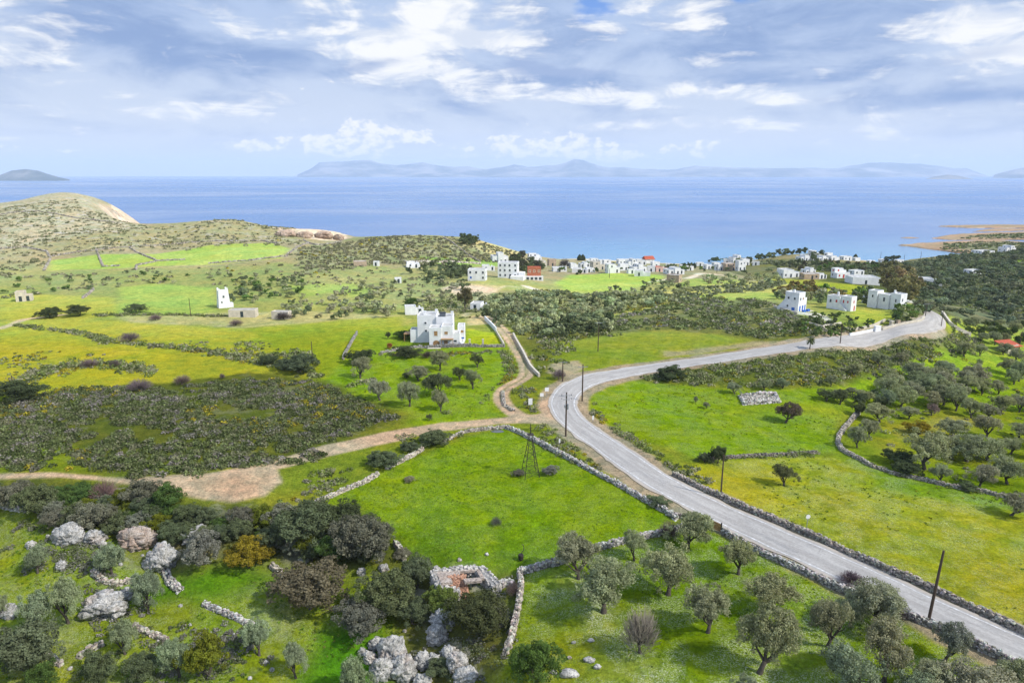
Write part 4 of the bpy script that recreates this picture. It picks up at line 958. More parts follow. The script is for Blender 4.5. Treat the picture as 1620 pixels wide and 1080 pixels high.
for px, py, w, top, c, lab in [
 (50, 1110, 120, 985, C_LEN, 'huge dark evergreen in the bottom left corner'),
 (72, 1110, 50, 1030, C_GRN, 'greener evergreen at the right side of the corner one'),
 (160, 1100, 62, 1030, C_LEN, 'dark evergreen at the bottom edge below the broken wall'),
 (232, 1100, 62, 1034, C_LEN, 'dark evergreen left of the bluish olive tree at the bottom'),
 (330, 1095, 74, 1000, C_YG, 'yellow green evergreen at the bottom edge'),
 (396, 920, 74, 850, C_YB, 'yellow brown evergreen in front of the dark thicket'),
 (495, 1005, 132, 888, (.15, .13, .075), 'very large olive brown bush in the left centre foreground'),
 (485, 905, 100, 800, C_LEN, 'tall dark evergreen at the right part of the thicket'),
 (545, 862, 66, 796, C_DK, 'darkest evergreen on the crest of the thicket by the green field'),
 (580, 915, 96, 808, C_LENP, 'purplish evergreen bulging toward the green field'),
 (612, 1000, 90, 905, C_LEN, 'dark evergreen left of the ruined hut'),
 (660, 950, 60, 880, C_LEN, 'dark evergreen touching the left corner of the ruined hut'),
 (575, 1030, 84, 955, C_LENP, 'purplish evergreen above the pile of big boulders'),
 (655, 1010, 60, 950, C_LEN, 'evergreen between the ruined hut and the boulders'),
 (756, 1038, 108, 938, (.075, .088, .036), 'wide dark green evergreen below the ruined hut'),
 (700, 985, 56, 928, (.15, .19, .045), 'bright green evergreen at the foot of the ruined hut'),
 (700, 1080, 50, 1040, C_LEN, 'dark bush among the big boulders at the bottom edge'),
 (636, 892, 30, 868, C_LENP, 'small dark bush on the short wall at the field corner')]:
    plant_px(BUS_P, px, py, w, top, c, lab, 'evergreen', 'evergreen_tree', 'evergreens among the rocks in the left foreground', bush=True)
# --- the dark thicket between the dirt road and the rocks
TH = gpts([(-60,796),(60,794),(200,795),(280,806),(330,826),(420,832),(520,826),(560,832),(620,850),(590,885),(480,890),(400,862),(300,858),(230,850),(100,835),(50,812),(-60,800)])
def part_of(P, q):
    u = P[:, 0]/P[:, 1]; f = (q[0]/q[1]-u.min())/(u.max()-u.min()); g = (q[1]-P[:, 1].min())/(P[:, 1].max()-P[:, 1].min())
    return (' in the near ', ' in the middle ', ' in the far ')[min(int(g*3), 2)]+('left', 'centre left', 'centre', 'centre right', 'right')[min(int(f*5), 4)]+' part'
def scatter(P, n, dmin, seed, y_pow=0):
    r = np.random.default_rng(seed); out = []; lo, hi = P.min(0), P.max(0); tries = 0
    while len(out) < n and tries < n*60:
        tries += 1; q = r.uniform(lo, hi)
        if polydist(q[:1], q[1:2], P)[0] < 0: continue
        if any((q[0]-o[0])**2+(q[1]-o[1])**2 < dmin*dmin for o in out): continue
        out.append(q)
    return out
TC = [(C_LEN, 'dark evergreen bush of the thicket below the dirt road'), (C_LENP, 'purplish grey bush of the thicket below the dirt road'), (C_LEN, 'dark evergreen bush of the thicket below the dirt road'), (C_GRN, 'mid green bush of the thicket below the dirt road'), (C_YG, 'yellow green bush of the thicket below the dirt road'), (C_GREY, 'greyish bush of the thicket below the dirt road'), (C_LEN, 'dark evergreen bush of the thicket below the dirt road')]
for i, q in enumerate(scatter(TH, 110, 2.0, 5)):
    c, lab = TC[i % 7]; W = prng.uniform(3.0, 6.6)
    lab = lab.replace(' of the thicket', part_of(TH, q).replace(' in the', ',').replace(' part', ',')+' of the thicket'); plant(BUS_P, q[0], q[1], W, W*prng.uniform(.5, .8), c, lab, 'bush', 'thicket_bush', 'bushes of the thicket below the dirt road')
plant_px(BAR_P, 168, 806, 48, 756, (.30, .19, .18), 'pink brown leafless tree on top of the thicket by the dirt road', 'bare tree', 'bare_tree', bush=True)
# --- scattered smaller trees, one label to a stand
def stand(poly, n, dmin, seed, W, hr, cols, label, cat, name, group, protos=None, parts=True):
    P = gpts(poly); cols = [tuple(v*1.6 for v in c_) for c_ in cols] if protos is FAR_P else cols  # far stands: sunlit brightness put into the leaf colours
    for q in scatter(P, n, dmin, seed):
        w = prng.uniform(*W); plant(protos or OLV_P, q[0], q[1], w, w*prng.uniform(*hr), cols[int(prng.integers(len(cols)))], label+part_of(P, q).replace(' in the', ',', 1).replace(' part', ''), cat, name, group, parts=parts, jc=.18)
stand([(1395,652),(1400,620),(1460,600),(1540,606),(1560,622),(1500,642),(1440,650)], 26, 4.2, 11, (5, 7.5), (.7, .95), [C_OL, C_OLG, C_OLB], 'grey olive tree in the dense stand above the curved field wall', 'olive tree', OT, 'olive trees of the stand above the curved wall')
stand([(1570,625),(1570,585),(1600,570),(1680,560),(1700,760),(1625,760),(1620,690),(1600,640)], 22, 5, 12, (4.5, 7), (.7, 1), [C_OL, C_OLG, C_OLB], 'olive tree in the scattered stand at the right edge', 'olive tree', OT, 'olive trees at the right edge')
stand([(1500,505),(1640,512),(1640,548),(1560,545),(1530,530)], 48, 4.6, 13, (3.4, 5), (.75, 1.), [(.085,.12,.035), C_OL, (.10,.13,.045)], 'green round orchard tree in the rows right of the road bend', 'orchard tree', 'orchard_tree', 'orchard trees in rows right of the road bend')
stand([(1355,650),(1300,636),(1340,625),(1400,620),(1400,645)], 9, 3, 14, (2.5, 5), (.6, .9), [C_OL, C_LEN], 'low shrubby olive at the right end of the upper green field', 'olive tree', OT, 'low olives at the end of the upper green field')
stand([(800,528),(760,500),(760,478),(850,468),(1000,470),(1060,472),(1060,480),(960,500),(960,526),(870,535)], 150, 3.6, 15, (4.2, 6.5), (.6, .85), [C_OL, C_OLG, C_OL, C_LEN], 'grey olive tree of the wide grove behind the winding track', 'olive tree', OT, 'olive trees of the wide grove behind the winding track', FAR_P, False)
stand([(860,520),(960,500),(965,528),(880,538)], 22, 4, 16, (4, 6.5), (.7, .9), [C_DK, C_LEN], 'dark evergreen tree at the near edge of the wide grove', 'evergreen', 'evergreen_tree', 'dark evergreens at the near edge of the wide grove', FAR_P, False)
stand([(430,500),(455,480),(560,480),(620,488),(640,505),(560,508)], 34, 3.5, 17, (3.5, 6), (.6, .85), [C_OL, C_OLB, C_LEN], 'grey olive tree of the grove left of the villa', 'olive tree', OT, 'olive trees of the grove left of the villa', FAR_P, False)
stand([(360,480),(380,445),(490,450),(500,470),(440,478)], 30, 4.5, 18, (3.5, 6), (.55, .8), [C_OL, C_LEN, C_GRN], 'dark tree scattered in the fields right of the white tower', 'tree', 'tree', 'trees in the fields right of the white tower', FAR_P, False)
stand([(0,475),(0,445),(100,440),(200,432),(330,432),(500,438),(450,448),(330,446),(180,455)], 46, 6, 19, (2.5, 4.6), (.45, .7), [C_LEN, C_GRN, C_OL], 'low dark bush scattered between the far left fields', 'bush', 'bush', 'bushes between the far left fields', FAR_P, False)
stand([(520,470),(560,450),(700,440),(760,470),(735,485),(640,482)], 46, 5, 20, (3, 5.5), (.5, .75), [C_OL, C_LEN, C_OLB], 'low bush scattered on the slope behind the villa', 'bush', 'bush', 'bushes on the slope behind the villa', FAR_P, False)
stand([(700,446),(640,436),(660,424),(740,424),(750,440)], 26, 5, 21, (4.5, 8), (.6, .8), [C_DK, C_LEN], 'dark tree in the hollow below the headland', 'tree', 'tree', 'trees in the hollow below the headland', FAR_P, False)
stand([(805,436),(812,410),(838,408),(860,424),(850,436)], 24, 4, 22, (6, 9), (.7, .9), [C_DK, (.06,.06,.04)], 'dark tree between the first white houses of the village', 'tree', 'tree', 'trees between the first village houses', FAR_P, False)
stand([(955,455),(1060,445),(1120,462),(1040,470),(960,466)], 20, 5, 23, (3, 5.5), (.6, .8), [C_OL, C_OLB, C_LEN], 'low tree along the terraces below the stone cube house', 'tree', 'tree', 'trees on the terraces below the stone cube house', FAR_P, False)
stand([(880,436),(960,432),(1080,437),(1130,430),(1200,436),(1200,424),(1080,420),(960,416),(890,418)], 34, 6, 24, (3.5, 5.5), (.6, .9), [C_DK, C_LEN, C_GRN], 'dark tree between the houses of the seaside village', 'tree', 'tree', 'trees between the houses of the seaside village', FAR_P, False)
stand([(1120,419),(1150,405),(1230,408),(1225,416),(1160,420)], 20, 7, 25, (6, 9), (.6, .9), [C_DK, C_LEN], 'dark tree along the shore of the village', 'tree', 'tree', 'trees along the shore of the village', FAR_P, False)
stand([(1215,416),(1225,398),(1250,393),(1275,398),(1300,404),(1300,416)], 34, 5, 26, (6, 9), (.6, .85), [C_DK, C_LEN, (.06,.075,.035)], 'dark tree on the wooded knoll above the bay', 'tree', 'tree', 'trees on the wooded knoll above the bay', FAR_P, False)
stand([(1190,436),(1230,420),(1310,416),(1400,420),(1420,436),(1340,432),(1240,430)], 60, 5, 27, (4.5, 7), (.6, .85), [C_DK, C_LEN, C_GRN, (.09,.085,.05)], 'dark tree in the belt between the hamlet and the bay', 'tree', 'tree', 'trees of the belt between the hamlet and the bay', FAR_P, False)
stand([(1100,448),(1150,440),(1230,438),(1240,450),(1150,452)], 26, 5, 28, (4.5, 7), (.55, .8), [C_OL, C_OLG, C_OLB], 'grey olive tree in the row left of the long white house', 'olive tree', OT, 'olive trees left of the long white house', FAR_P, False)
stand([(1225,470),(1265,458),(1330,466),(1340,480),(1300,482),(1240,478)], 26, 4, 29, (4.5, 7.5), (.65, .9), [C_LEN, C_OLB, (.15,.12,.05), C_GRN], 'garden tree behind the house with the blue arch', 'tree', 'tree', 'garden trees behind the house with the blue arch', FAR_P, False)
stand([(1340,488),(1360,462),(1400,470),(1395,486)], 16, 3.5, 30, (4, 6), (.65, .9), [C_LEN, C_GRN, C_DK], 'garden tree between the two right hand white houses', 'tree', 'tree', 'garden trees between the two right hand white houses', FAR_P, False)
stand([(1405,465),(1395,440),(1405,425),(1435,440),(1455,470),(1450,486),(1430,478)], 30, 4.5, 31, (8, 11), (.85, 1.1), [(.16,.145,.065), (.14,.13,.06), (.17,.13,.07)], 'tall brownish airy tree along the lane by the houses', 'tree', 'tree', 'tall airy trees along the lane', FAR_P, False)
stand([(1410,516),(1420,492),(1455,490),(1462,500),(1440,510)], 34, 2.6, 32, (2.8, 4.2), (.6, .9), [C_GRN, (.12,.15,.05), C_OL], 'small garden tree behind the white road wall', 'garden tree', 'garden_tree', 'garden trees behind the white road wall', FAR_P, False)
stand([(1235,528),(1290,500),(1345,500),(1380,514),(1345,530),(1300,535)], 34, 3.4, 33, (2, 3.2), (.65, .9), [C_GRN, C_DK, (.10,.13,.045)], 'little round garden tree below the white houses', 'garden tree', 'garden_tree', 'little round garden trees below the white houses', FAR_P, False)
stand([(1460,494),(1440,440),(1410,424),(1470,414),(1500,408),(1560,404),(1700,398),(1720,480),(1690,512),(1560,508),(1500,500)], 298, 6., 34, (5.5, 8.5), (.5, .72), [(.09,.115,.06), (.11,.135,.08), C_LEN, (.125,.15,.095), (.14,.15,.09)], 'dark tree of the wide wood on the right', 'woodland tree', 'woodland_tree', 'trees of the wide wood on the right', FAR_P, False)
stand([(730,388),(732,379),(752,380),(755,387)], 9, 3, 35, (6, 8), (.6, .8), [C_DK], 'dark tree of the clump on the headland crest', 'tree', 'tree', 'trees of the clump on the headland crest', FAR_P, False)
# ------------------------------------------------------------------ uncountable scrub, merged into one mesh per stretch
def bush_tpl(n, seed):
    r = np.random.default_rng(seed); D = r.normal(size=(n, 3)); D[:, 2] = np.abs(D[:, 2])*.9; D /= np.linalg.norm(D, axis=1)[:, None]
    b = 1+.28*np.sin(D[:, 0]*5+seed)*np.sin(D[:, 1]*6+2*seed)
    P = D*b[:, None]*r.uniform(.72, 1.05, n)[:, None]
    return P, D
def scrub(name, pts, sizes, cols, nleaf, leaf, seed, hr=.75):
    r = np.random.default_rng(seed); pts = np.asarray(pts); n = len(pts); tid = r.integers(6, size=n); Vs, Cs = [], []
    for k in range(6):
        P, D = bush_tpl(nleaf, seed*10+k); sel = np.where(tid == k)[0]
        if len(sel) == 0: continue
        V, Q = cards(P, D, 1., .75, .8, r); ctr = np.repeat(P, 4, 0); off = V-ctr
        a = r.uniform(0, 6.283, len(sel)); s = sizes[sel]; ca, sa = np.cos(a)[:, None], np.sin(a)[:, None]
        X = (ctr[None, :, 0]*ca-ctr[None, :, 1]*sa)*s[:, None]+(off[None, :, 0]*ca-off[None, :, 1]*sa)*leaf
        Y = (ctr[None, :, 0]*sa+ctr[None, :, 1]*ca)*s[:, None]+(off[None, :, 0]*sa+off[None, :, 1]*ca)*leaf
        Z = ctr[None, :, 2]*s[:, None]*hr+off[None, :, 2]*leaf
        x0, y0 = pts[sel, 0][:, None], pts[sel, 1][:, None]; z0 = hz(pts[sel, 0], pts[sel, 1])[:, None]
        Vs.append(np.stack([X+x0, Y+y0, Z+z0], -1).reshape(-1, 3))
        lv = np.repeat(r.uniform(.7, 1.3, (len(sel), nleaf)), 4, 1)[..., None]; Cs.append((cols[sel][:, None]*lv).reshape(-1, 3))
    V = np.vstack(Vs); C = np.vstack(Cs); Q = np.arange(len(V)).reshape(-1, 4)
    return tag(link(name, mesh(name, V, Q, M['scrub'], False, C)), kind='stuff')
PAL1 = np.array([(.29,.26,.23), (.22,.21,.17), (.15,.17,.07), (.17,.20,.08), (.085,.11,.035), (.21,.21,.12), (.19,.23,.09)])
PALG = np.array([(.16,.19,.06), (.20,.23,.085), (.12,.15,.045), (.23,.25,.11), (.26,.25,.16), (.18,.23,.06)])
YB = np.array((.36, .30, .03)); HIL = np.array([(.22,.23,.12), (.19,.20,.10), (.26,.25,.15), (.29,.27,.17)])
def fill(polys, dens, rmin, rmax, pal, nleaf, leaf, seed, name='scrub', yell=.08, thin=-.1, hr=.75, line=None, world_pts=None):
    r = np.random.default_rng(seed); PT = []
    for pp in polys:
        P = gpts(pp); lo, hi = P.min(0), P.max(0); n = int((hi-lo).prod()*dens)
        q = r.uniform(lo, hi, (n, 2)); d = polydist(q[:, 0], q[:, 1], P)+fbm(q[:, 0], q[:, 1], 12, 3, seed)*14+r.normal(size=n)*.8
        q = q[(d > 0) & (fbm(q[:, 0], q[:, 1], 9, 3, seed+5) > thin)]; PT.append(q)
    for pp, half in (line or []):
        P = resample(gpts(pp), 1.); n = max(int(len(P)*half*2*dens), 3); i = r.integers(len(P), size=n); PT.append(P[i]+r.normal(size=(n, 2))*half*.6)
    q = np.vstack(PT); q = q[q[:, 1] > 28]
    dr = np.min([np.hypot(q[:, 0]-c[0], q[:, 1]-c[1]) for c in RC[::4]], axis=0); dt = np.min([np.hypot(q[:, 0]-c[0], q[:, 1]-c[1]) for c in TW[::3]], axis=0)
    q = q[(dr > 5.6) & (dt > 2.6)]
    n = len(q); s = r.uniform(rmin, rmax, n)*(.75+.9*vnoise(q[:, 0]/7, q[:, 1]/7, seed+3)**2)
    pick = (np.floor((vnoise(q[:, 0]/4, q[:, 1]/4, seed)*.7+r.uniform(size=n)*.6)*len(pal)) % len(pal)).astype(int)
    c = pal[pick]*r.uniform(.8, 1.2, (n, 1))
    yn = fbm(q[:, 0], q[:, 1], 16, 3, seed+8); c = np.where(((r.uniform(size=n) < yell*2.2) & (yn > .03))[:, None], YB*r.uniform(.55, 1.1, (n, 1)), c)
    print(name, n, n*nleaf)
    return scrub(name, q, s, c, nleaf, leaf, seed, hr)
HEATHP = [(-120,752),(-120,655),(0,640),(200,612),(420,592),(505,604),(560,628),(650,664),(560,688),(430,733),(330,748),(250,752)]
fill([HEATHP], 1.05, .55, 1.2, PAL1*.8, 46, .15, 50, 'heath_scrub', .06, -.17)
fill([[(960,530),(980,500),(1100,472),(1230,480),(1245,503),(1350,524),(1320,533),(1250,537),(1200,538),(1150,524),(1050,520)]], .5, .7, 1.35, PAL1*1.2, 22, .27, 51, 'scrub', .02, -.12)
fill([[(835,530),(850,512),(900,505),(960,505),(1000,525),(900,540),(880,588),(850,590)], [(640,500),(680,478),(760,470),(860,458),(1000,466),(1080,482),(960,500),(860,515),(790,505)]], .22, .6, 1.3, PALG, 20, .27, 52, 'scrub', .05, -.12)
fill([[(955,604),(1050,584),(1150,572),(1300,552),(1500,522),(1560,540),(1440,572),(1330,606),(1240,610),(1100,606),(1000,600)]], .55, .6, 1.3, PALG, 28, .22, 53, 'scrub', .03, -.14)
fill([[(860,672),(905,690),(960,730),(1000,760),(1045,795),(980,765),(900,715),(850,690)], [(1045,735),(1080,742),(1120,755),(1100,765),(1060,752)], [(560,740),(640,700),(730,688),(640,722)], [(430,800),(520,740),(560,735),(520,780)],
      [(800,642),(800,625),(830,615),(850,640),(845,652),(820,650)], [(700,655),(800,640),(805,560),(815,560),(818,605),(785,625),(788,640)]],
     .8, .35, .85, PALG, 40, .14, 54, 'verge_scrub', .12, -.08, line=[([(925,640),(945,662),(985,690),(1045,728)], 1.6), ([(1110,727),(1180,724),(1290,718)], 1.2), ([(1062,748),(1095,766)], 1.), ([(800,560),(812,590),(790,615)], 1.5), ([(600,560),(700,562),(800,556)], 1.4), ([(1400,745),(1500,768),(1610,790)], .8)])
fill([], .7, .6, 1.3, PALG, 26, .22, 55, 'hedge_scrub', 0., -1, line=[([(30,515),(110,525),(180,542),(330,556),(420,575),(510,595)], 1.8), ([(40,600),(90,580),(180,575),(240,590)], 3.), ([(330,560),(420,562),(480,560)], 2.), ([(140,500),(250,498),(360,500)], 1.5), ([(560,610),(590,600)], 1)])
fill([[(0,600),(30,555),(150,560),(220,580),(200,600),(90,605)], [(290,545),(420,540),(500,570),(380,575)]], .3, .25, .7, PALG, 14, .2, 56, 'meadow_scrub', .2, .0)
fill([[(20,880),(200,870),(260,960),(320,1000),(450,1040),(380,1080),(250,1060),(120,960)], [(0,830),(80,850),(220,900),(150,930),(0,900)], [(600,1000),(820,960),(800,1080),(600,1110)], [(700,925),(790,915),(815,960),(800,1020),(740,1000)], [(280,985),(400,1000),(380,1040)]], .75, .25, .85, np.array([(.23,.22,.18), (.19,.185,.15), (.13,.15,.07)]), 60, .09, 57, 'cushion_scrub', .0, -.08)
fill([[(0,440),(0,330),(120,316),(230,360),(330,350),(430,358),(480,385),(450,388),(200,398),(80,410)]], .03, .7, 1.6, HIL, 8, .7, 58, 'hill_scrub', .01, -.12, .45)
fill([[(465,440),(475,392),(560,379),(700,375),(780,388),(830,403),(800,415),(700,422),(600,416),(520,430)]], .09, .7, 1.5, HIL*.85, 9, .6, 59, 'hill_scrub', .03, -.3, .5)
fill([[(0,480),(0,425),(80,430),(460,415),(600,425),(740,430),(740,470),(640,480),(500,470),(300,450),(180,450)]], .03, .6, 1.5, HIL, 10, .5, 60, 'hill_scrub', .03, .0, .6)
fill([[(1100,420),(1230,420),(1300,430),(1420,438),(1440,470),(1700,520),(1700,395),(1500,405),(1400,418),(1250,412)], [(1080,478),(1000,468),(1090,455),(1240,445),(1240,455),(1100,475)]], .08, .8, 2., np.array([(.14,.165,.085), (.18,.20,.11), (.22,.23,.14)]), 12, .6, 61, 'wood_undergrowth', .0, -.2, .7)
fill([[(1560,405),(1620,402),(1700,400),(1700,383),(1620,384),(1500,384),(1480,390),(1510,398)], [(1510,378),(1620,378),(1700,378),(1700,368),(1560,371)]], .06, .7, 1.6, PALG*.8, 8, .8, 62, 'cape_scrub', .0, -.1, .4)
fill([[(1400,660),(1460,640),(1640,640),(1640,785),(1500,765),(1400,740),(1350,715),(1345,680)], [(1340,612),(1500,540),(1640,545),(1640,640),(1400,640)]], .06, .3, 1., PALG, 30, .16, 63, 'grove_undergrowth', .08, .0)
# weeds and tufts that roughen the open grass
fill([[(500,800),(745,690),(795,680),(1055,815),(1050,838),(825,900),(700,915),(640,860)], [(828,910),(960,870),(1060,848),(1140,845),(1460,990),(1700,1090),(1700,1140),(800,1140)]], .9, .06, .22, np.array([(.10,.19,.012), (.13,.21,.012), (.09,.16,.02), (.17,.22,.03)]), 9, .055, 64, 'grass', .0, .02, .8)
fill([[(-100,1130),(-100,830),(250,900),(560,900),(640,1000),(640,1130)]], .9, .1, .32, np.array([(.10,.19,.012), (.13,.20,.02), (.07,.15,.012), (.18,.21,.04)]), 14, .07, 65, 'grass', .0, -.05, .7)
fill([[(930,640),(1000,600),(1320,617),(1400,632),(1320,712),(1105,724)], [(1075,750),(1120,732),(1340,722),(1700,815),(1700,1040),(1400,898)], [(515,600),(600,552),(800,552),(790,640),(640,668)]], .28, .08, .26, np.array([(.11,.19,.012), (.20,.23,.02), (.10,.165,.02), (.24,.25,.04)]), 8, .09, 66, 'grass', .02, .02, .7)
# ------------------------------------------------------------------ dry stone walls
CUBE = np.array([(-1,-1,-1),(1,-1,-1),(1,1,-1),(-1,1,-1),(-1,-1,1),(1,-1,1),(1,1,1),(-1,1,1)], float)*.5
CQ = np.array([(0,3,2,1),(4,5,6,7),(0,1,5,4),(1,2,6,5),(2,3,7,6),(3,0,4,7)])
def stones(ctr, size, rz, r, tint):
    """irregular stones: one jittered block each"""
    n = len(ctr); J = CUBE[None]*(1+0*ctr[:, None, :1])+r.normal(size=(n, 8, 3))*.11
    J[:, 4:, :2] *= .8; J = J*size[:, None]
    c, s = np.cos(rz)[:, None], np.sin(rz)[:, None]
    X = J[..., 0]*c-J[..., 1]*s; Y = J[..., 0]*s+J[..., 1]*c
    V = np.stack([X+ctr[:, None, 0], Y+ctr[:, None, 1], J[..., 2]+ctr[:, None, 2]], -1).reshape(-1, 3)
    Q = (CQ[None]+np.arange(n)[:, None, None]*8).reshape(-1, 4)
    return V, Q, np.repeat(tint, 8, 0)
def wall(P, h, w, label, mat='drywall', st=.29, seed=0, rough=.3, world=False, cat='stone wall', dark=1., name='stone_wall', parent=None):
    h *= .68; w *= .7
    r = np.random.default_rng(seed+500); W = resample(P if world else gpts(P), .25)
    if world is False and len(W) > 3:
        for _ in range(4): W = np.vstack([W[:1], (W[:-2]+W[1:-1]*2+W[2:])/4, W[-1:]])
    L = len(W)*.25; T = np.gradient(W, axis=0); T /= np.linalg.norm(T, axis=1)[:, None]; N = np.stack([-T[:, 1], T[:, 0]], 1)
    hp = h*(1+fbm(np.arange(len(W))*.25, np.zeros(len(W)), 6, 3, seed)*rough*2)
    Cs, Ss, Rz = [], [], []
    rows = max(int(round(h/(st*.6))), 1); per = L/(st*.95)
    for k in range(rows+1):
        for side in ((-.36, 0, .36) if w > .5 else (-.25, .25)):
            n = int(per*(1.15 if k == rows else 1)); i = r.integers(len(W), size=n)
            z = hp[i]*(k+.3*r.uniform(size=n))/(rows+.2); ok = z < hp[i]*r.uniform(.8, 1.15, n); i = i[ok]; z = z[ok]; n = len(i)
            off = side*w*(1.15-.25*k/rows)+r.normal(size=n)*.05*w; p = W[i]+N[i]*off[:, None]
            Cs.append(np.c_[p, hz(p[:, 0], p[:, 1])+z]); s_ = st*r.uniform(.55, 1.35, (n, 3))*np.array((1.15, .9, .68)); Ss.append(s_); Rz.append(np.arctan2(T[i, 1], T[i, 0])+r.normal(size=n)*.3)
    C = np.vstack(Cs); S = np.vstack(Ss); Rz = np.concatenate(Rz); n = len(C)
    tint = (r.uniform(.35, 1.3, n)[:, None]*(1+r.normal(size=(n, 3))*.05)*(1, .97, .92))*dark*.92
    V, Q, c = stones(C, S, Rz, r, tint)
    # inner core so that no daylight shows through
    b = MB(); core = resample(W, .8); nc = len(core); Tc = np.gradient(core, axis=0); Tc /= np.linalg.norm(Tc, axis=1)[:, None]; Nc = np.stack([-Tc[:, 1], Tc[:, 0]], 1)
    hc = np.interp(np.linspace(0, 1, nc), np.linspace(0, 1, len(hp)), hp)*.78; z0 = hz(core[:, 0], core[:, 1])-.15
    a = core+Nc*w*.38; d = core-Nc*w*.38
    VV = np.stack([np.c_[a, z0], np.c_[a, z0+hc], np.c_[d, z0+hc], np.c_[d, z0]], 1).reshape(-1, 3)
    i = np.arange(nc-1)*4; QQ = np.vstack([np.stack([i+j, i+j+1, i+j+5, i+j+4], 1) for j in range(3)])
    V = np.vstack([V, VV]); Q = np.vstack([Q, QQ+n*8]); c = np.vstack([c, np.full((len(VV), 3), .35)])
    o = link(name, mesh(name, V, Q, M[mat], False, c), parent)
    if parent is None: tag(o, label, cat)
    return o
wall([(800,677),(825,687),(850,700),(900,726),(950,753),(1000,781),(1030,798),(1052,810),(1070,822)], 1.15, 1.0, 'light grey dry stone wall between the green field and the scrubby verge of the road', 'drywall_grey', seed=1, dark=1.15)
wall([(500,795),(530,783),(560,770),(580,762),(598,750)], .9, 1.0, 'pale dry stone wall piece at the left corner of the green field', seed=2, dark=1.2)
wall([(612,742),(640,728),(668,712)], .9, .9, 'pale dry stone wall piece between the two large dark bushes', seed=3, dark=1.2)
wall([(700,700),(735,684),(765,680),(798,677)], .8, .9, 'dry stone wall piece at the top of the green field along the dirt road', seed=4)
wall([(826,907),(850,900),(880,893),(905,884),(955,866),(1000,855),(1055,843),(1078,836)], 1.2, .95, 'grey dry stone wall between the green field and the olive grove', 'drywall_grey', seed=5, dark=1.05)
wall([(822,905),(824,925),(822,950),(817,975),(812,1000),(806,1018),(800,1035)], 1.3, .9, 'brownish rubble wall running down beside the ruined hut', seed=6, rough=.5, dark=1.1)
wall([(1142,842),(1168,858),(1205,876),(1242,893),(1280,910),(1330,935),(1380,957),(1430,975),(1480,993),(1530,1017),(1570,1037),(1620,1060),(1700,1098)], 1.25, .9, 'grey dry stone wall on the near side of the road above the olive grove', 'drywall_grey', seed=7)
wall([(1066,752),(1095,767),(1135,785),(1180,806),(1240,831),(1280,847),(1320,865),(1400,902),(1470,932),(1560,974),(1620,1003),(1700,1040)], 1.2, .9, 'long brown dry stone wall on the far side of the road by the yellowish field', 'drywall', seed=8, dark=.85)
wall([(1358,654),(1348,664),(1336,677),(1327,690),(1325,702),(1332,713),(1345,720)], 1.0, 1.1, 'curved dry stone wall at the corner of the upper green field', seed=9, dark=1.)
wall([(1345,720),(1380,739),(1420,752),(1460,760),(1500,770),(1560,780),(1600,790),(1660,802)], .9, .8, 'low dry stone wall along the top of the yellowish field', seed=10, dark=.9)
wall([(1112,727),(1150,725),(1190,722),(1240,720),(1290,717)], .8, .8, 'dark low wall with weeds between the two fields beyond the road', seed=11, dark=.55)
wall([(603,559),(635,554),(667,549)], 1.0, .6, 'low garden wall left of the villa terrace', 'drywall_grey', seed=12)
wall([(667,551),(720,549),(760,549),(798,549)], 1.3, .6, 'stone terrace wall in front of the white villa', 'drywall_grey', seed=13, dark=.75)
wall([(543,569),(549,556),(557,541),(565,528)], 1.6, .5, 'grey wall of slabs slanting up the left side of the villa field', 'drywall_grey', seed=14, dark=.8)
wall([(148,908),(158,917),(172,924),(190,925),(205,920),(214,922)], 1.0, .8, 'short curved stone wall above the big boulder with the hollow', seed=15, dark=1.1)
wall([(323,957),(345,966),(365,975),(385,984),(403,991)], .9, .8, 'diagonal light stone wall in the left foreground', 'drywall_grey', seed=16, dark=1.1)
wall([(213,992),(230,1000),(248,1008),(263,1014)], .9, .8, 'short stone wall running right below the boulder with the hollow', seed=17)
wall([(62,1026),(80,1040),(96,1052)], .9, .8, 'broken stone wall beside the corner evergreen', seed=18)
wall([(126,1040),(140,1030),(162,1020)], .9, .8, 'short stone wall with a grey bush at its end at the bottom left', seed=19)
wall([(431,898),(445,910),(461,922)], 1.1, .9, 'short stone wall between the yellow brown evergreen and the olive brown bush', seed=20, dark=1.1)
wall([(0,800),(20,805),(42,808)], .9, 1.0, 'stone wall at the left edge beside the thicket', 'drywall_grey', seed=21, dark=1.1)
wall([(262,905),(268,920),(285,935)], .7, 1.4, 'strip of loose stones below the large pitted boulder', 'drywall_grey', seed=22, rough=.6, dark=1.1)
wall([(626,862),(634,874),(640,886)], 1.3, .8, 'short stone wall on the corner of the green field by the purplish evergreen', seed=23, dark=1.1)
wall([(1063,815),(1090,822),(1120,830)], .9, .8, 'short dark wall behind the olive tree at the gate', seed=24, dark=.7)
wall([(795,620),(797,640),(812,650)], .6, 1.2, 'ring of rubble inside the bend of the track', seed=25, dark=.95)
def farwall(P, label, h=.9, w=.9, dark=.95, seed=30): return wall(P, h, w, label, st=.7, seed=seed, rough=.4, dark=dark)
farwall([(70,428),(80,408),(74,398),(40,391),(0,394)], 'far field wall curving down at the left end of the green strip', seed=31)
farwall([(80,406),(130,398),(200,391),(300,384),(415,381),(440,386)], 'long far field wall along the top of the green strip', seed=32)
farwall([(152,394),(158,410),(163,422)], 'short far wall crossing the green strip', seed=33)
farwall([(205,392),(222,402),(247,412)], 'slanting far wall in the middle of the green strip', seed=34)
farwall([(215,427),(216,420),(250,413),(292,411)], 'far hooked wall below the green strip', seed=35)
farwall([(330,417),(400,412),(452,406),(470,391),(488,385)], 'far wall climbing at the right end of the green strip', seed=36)
farwall([(163,422),(188,421)], 'tiny far wall under the green strip', seed=37)
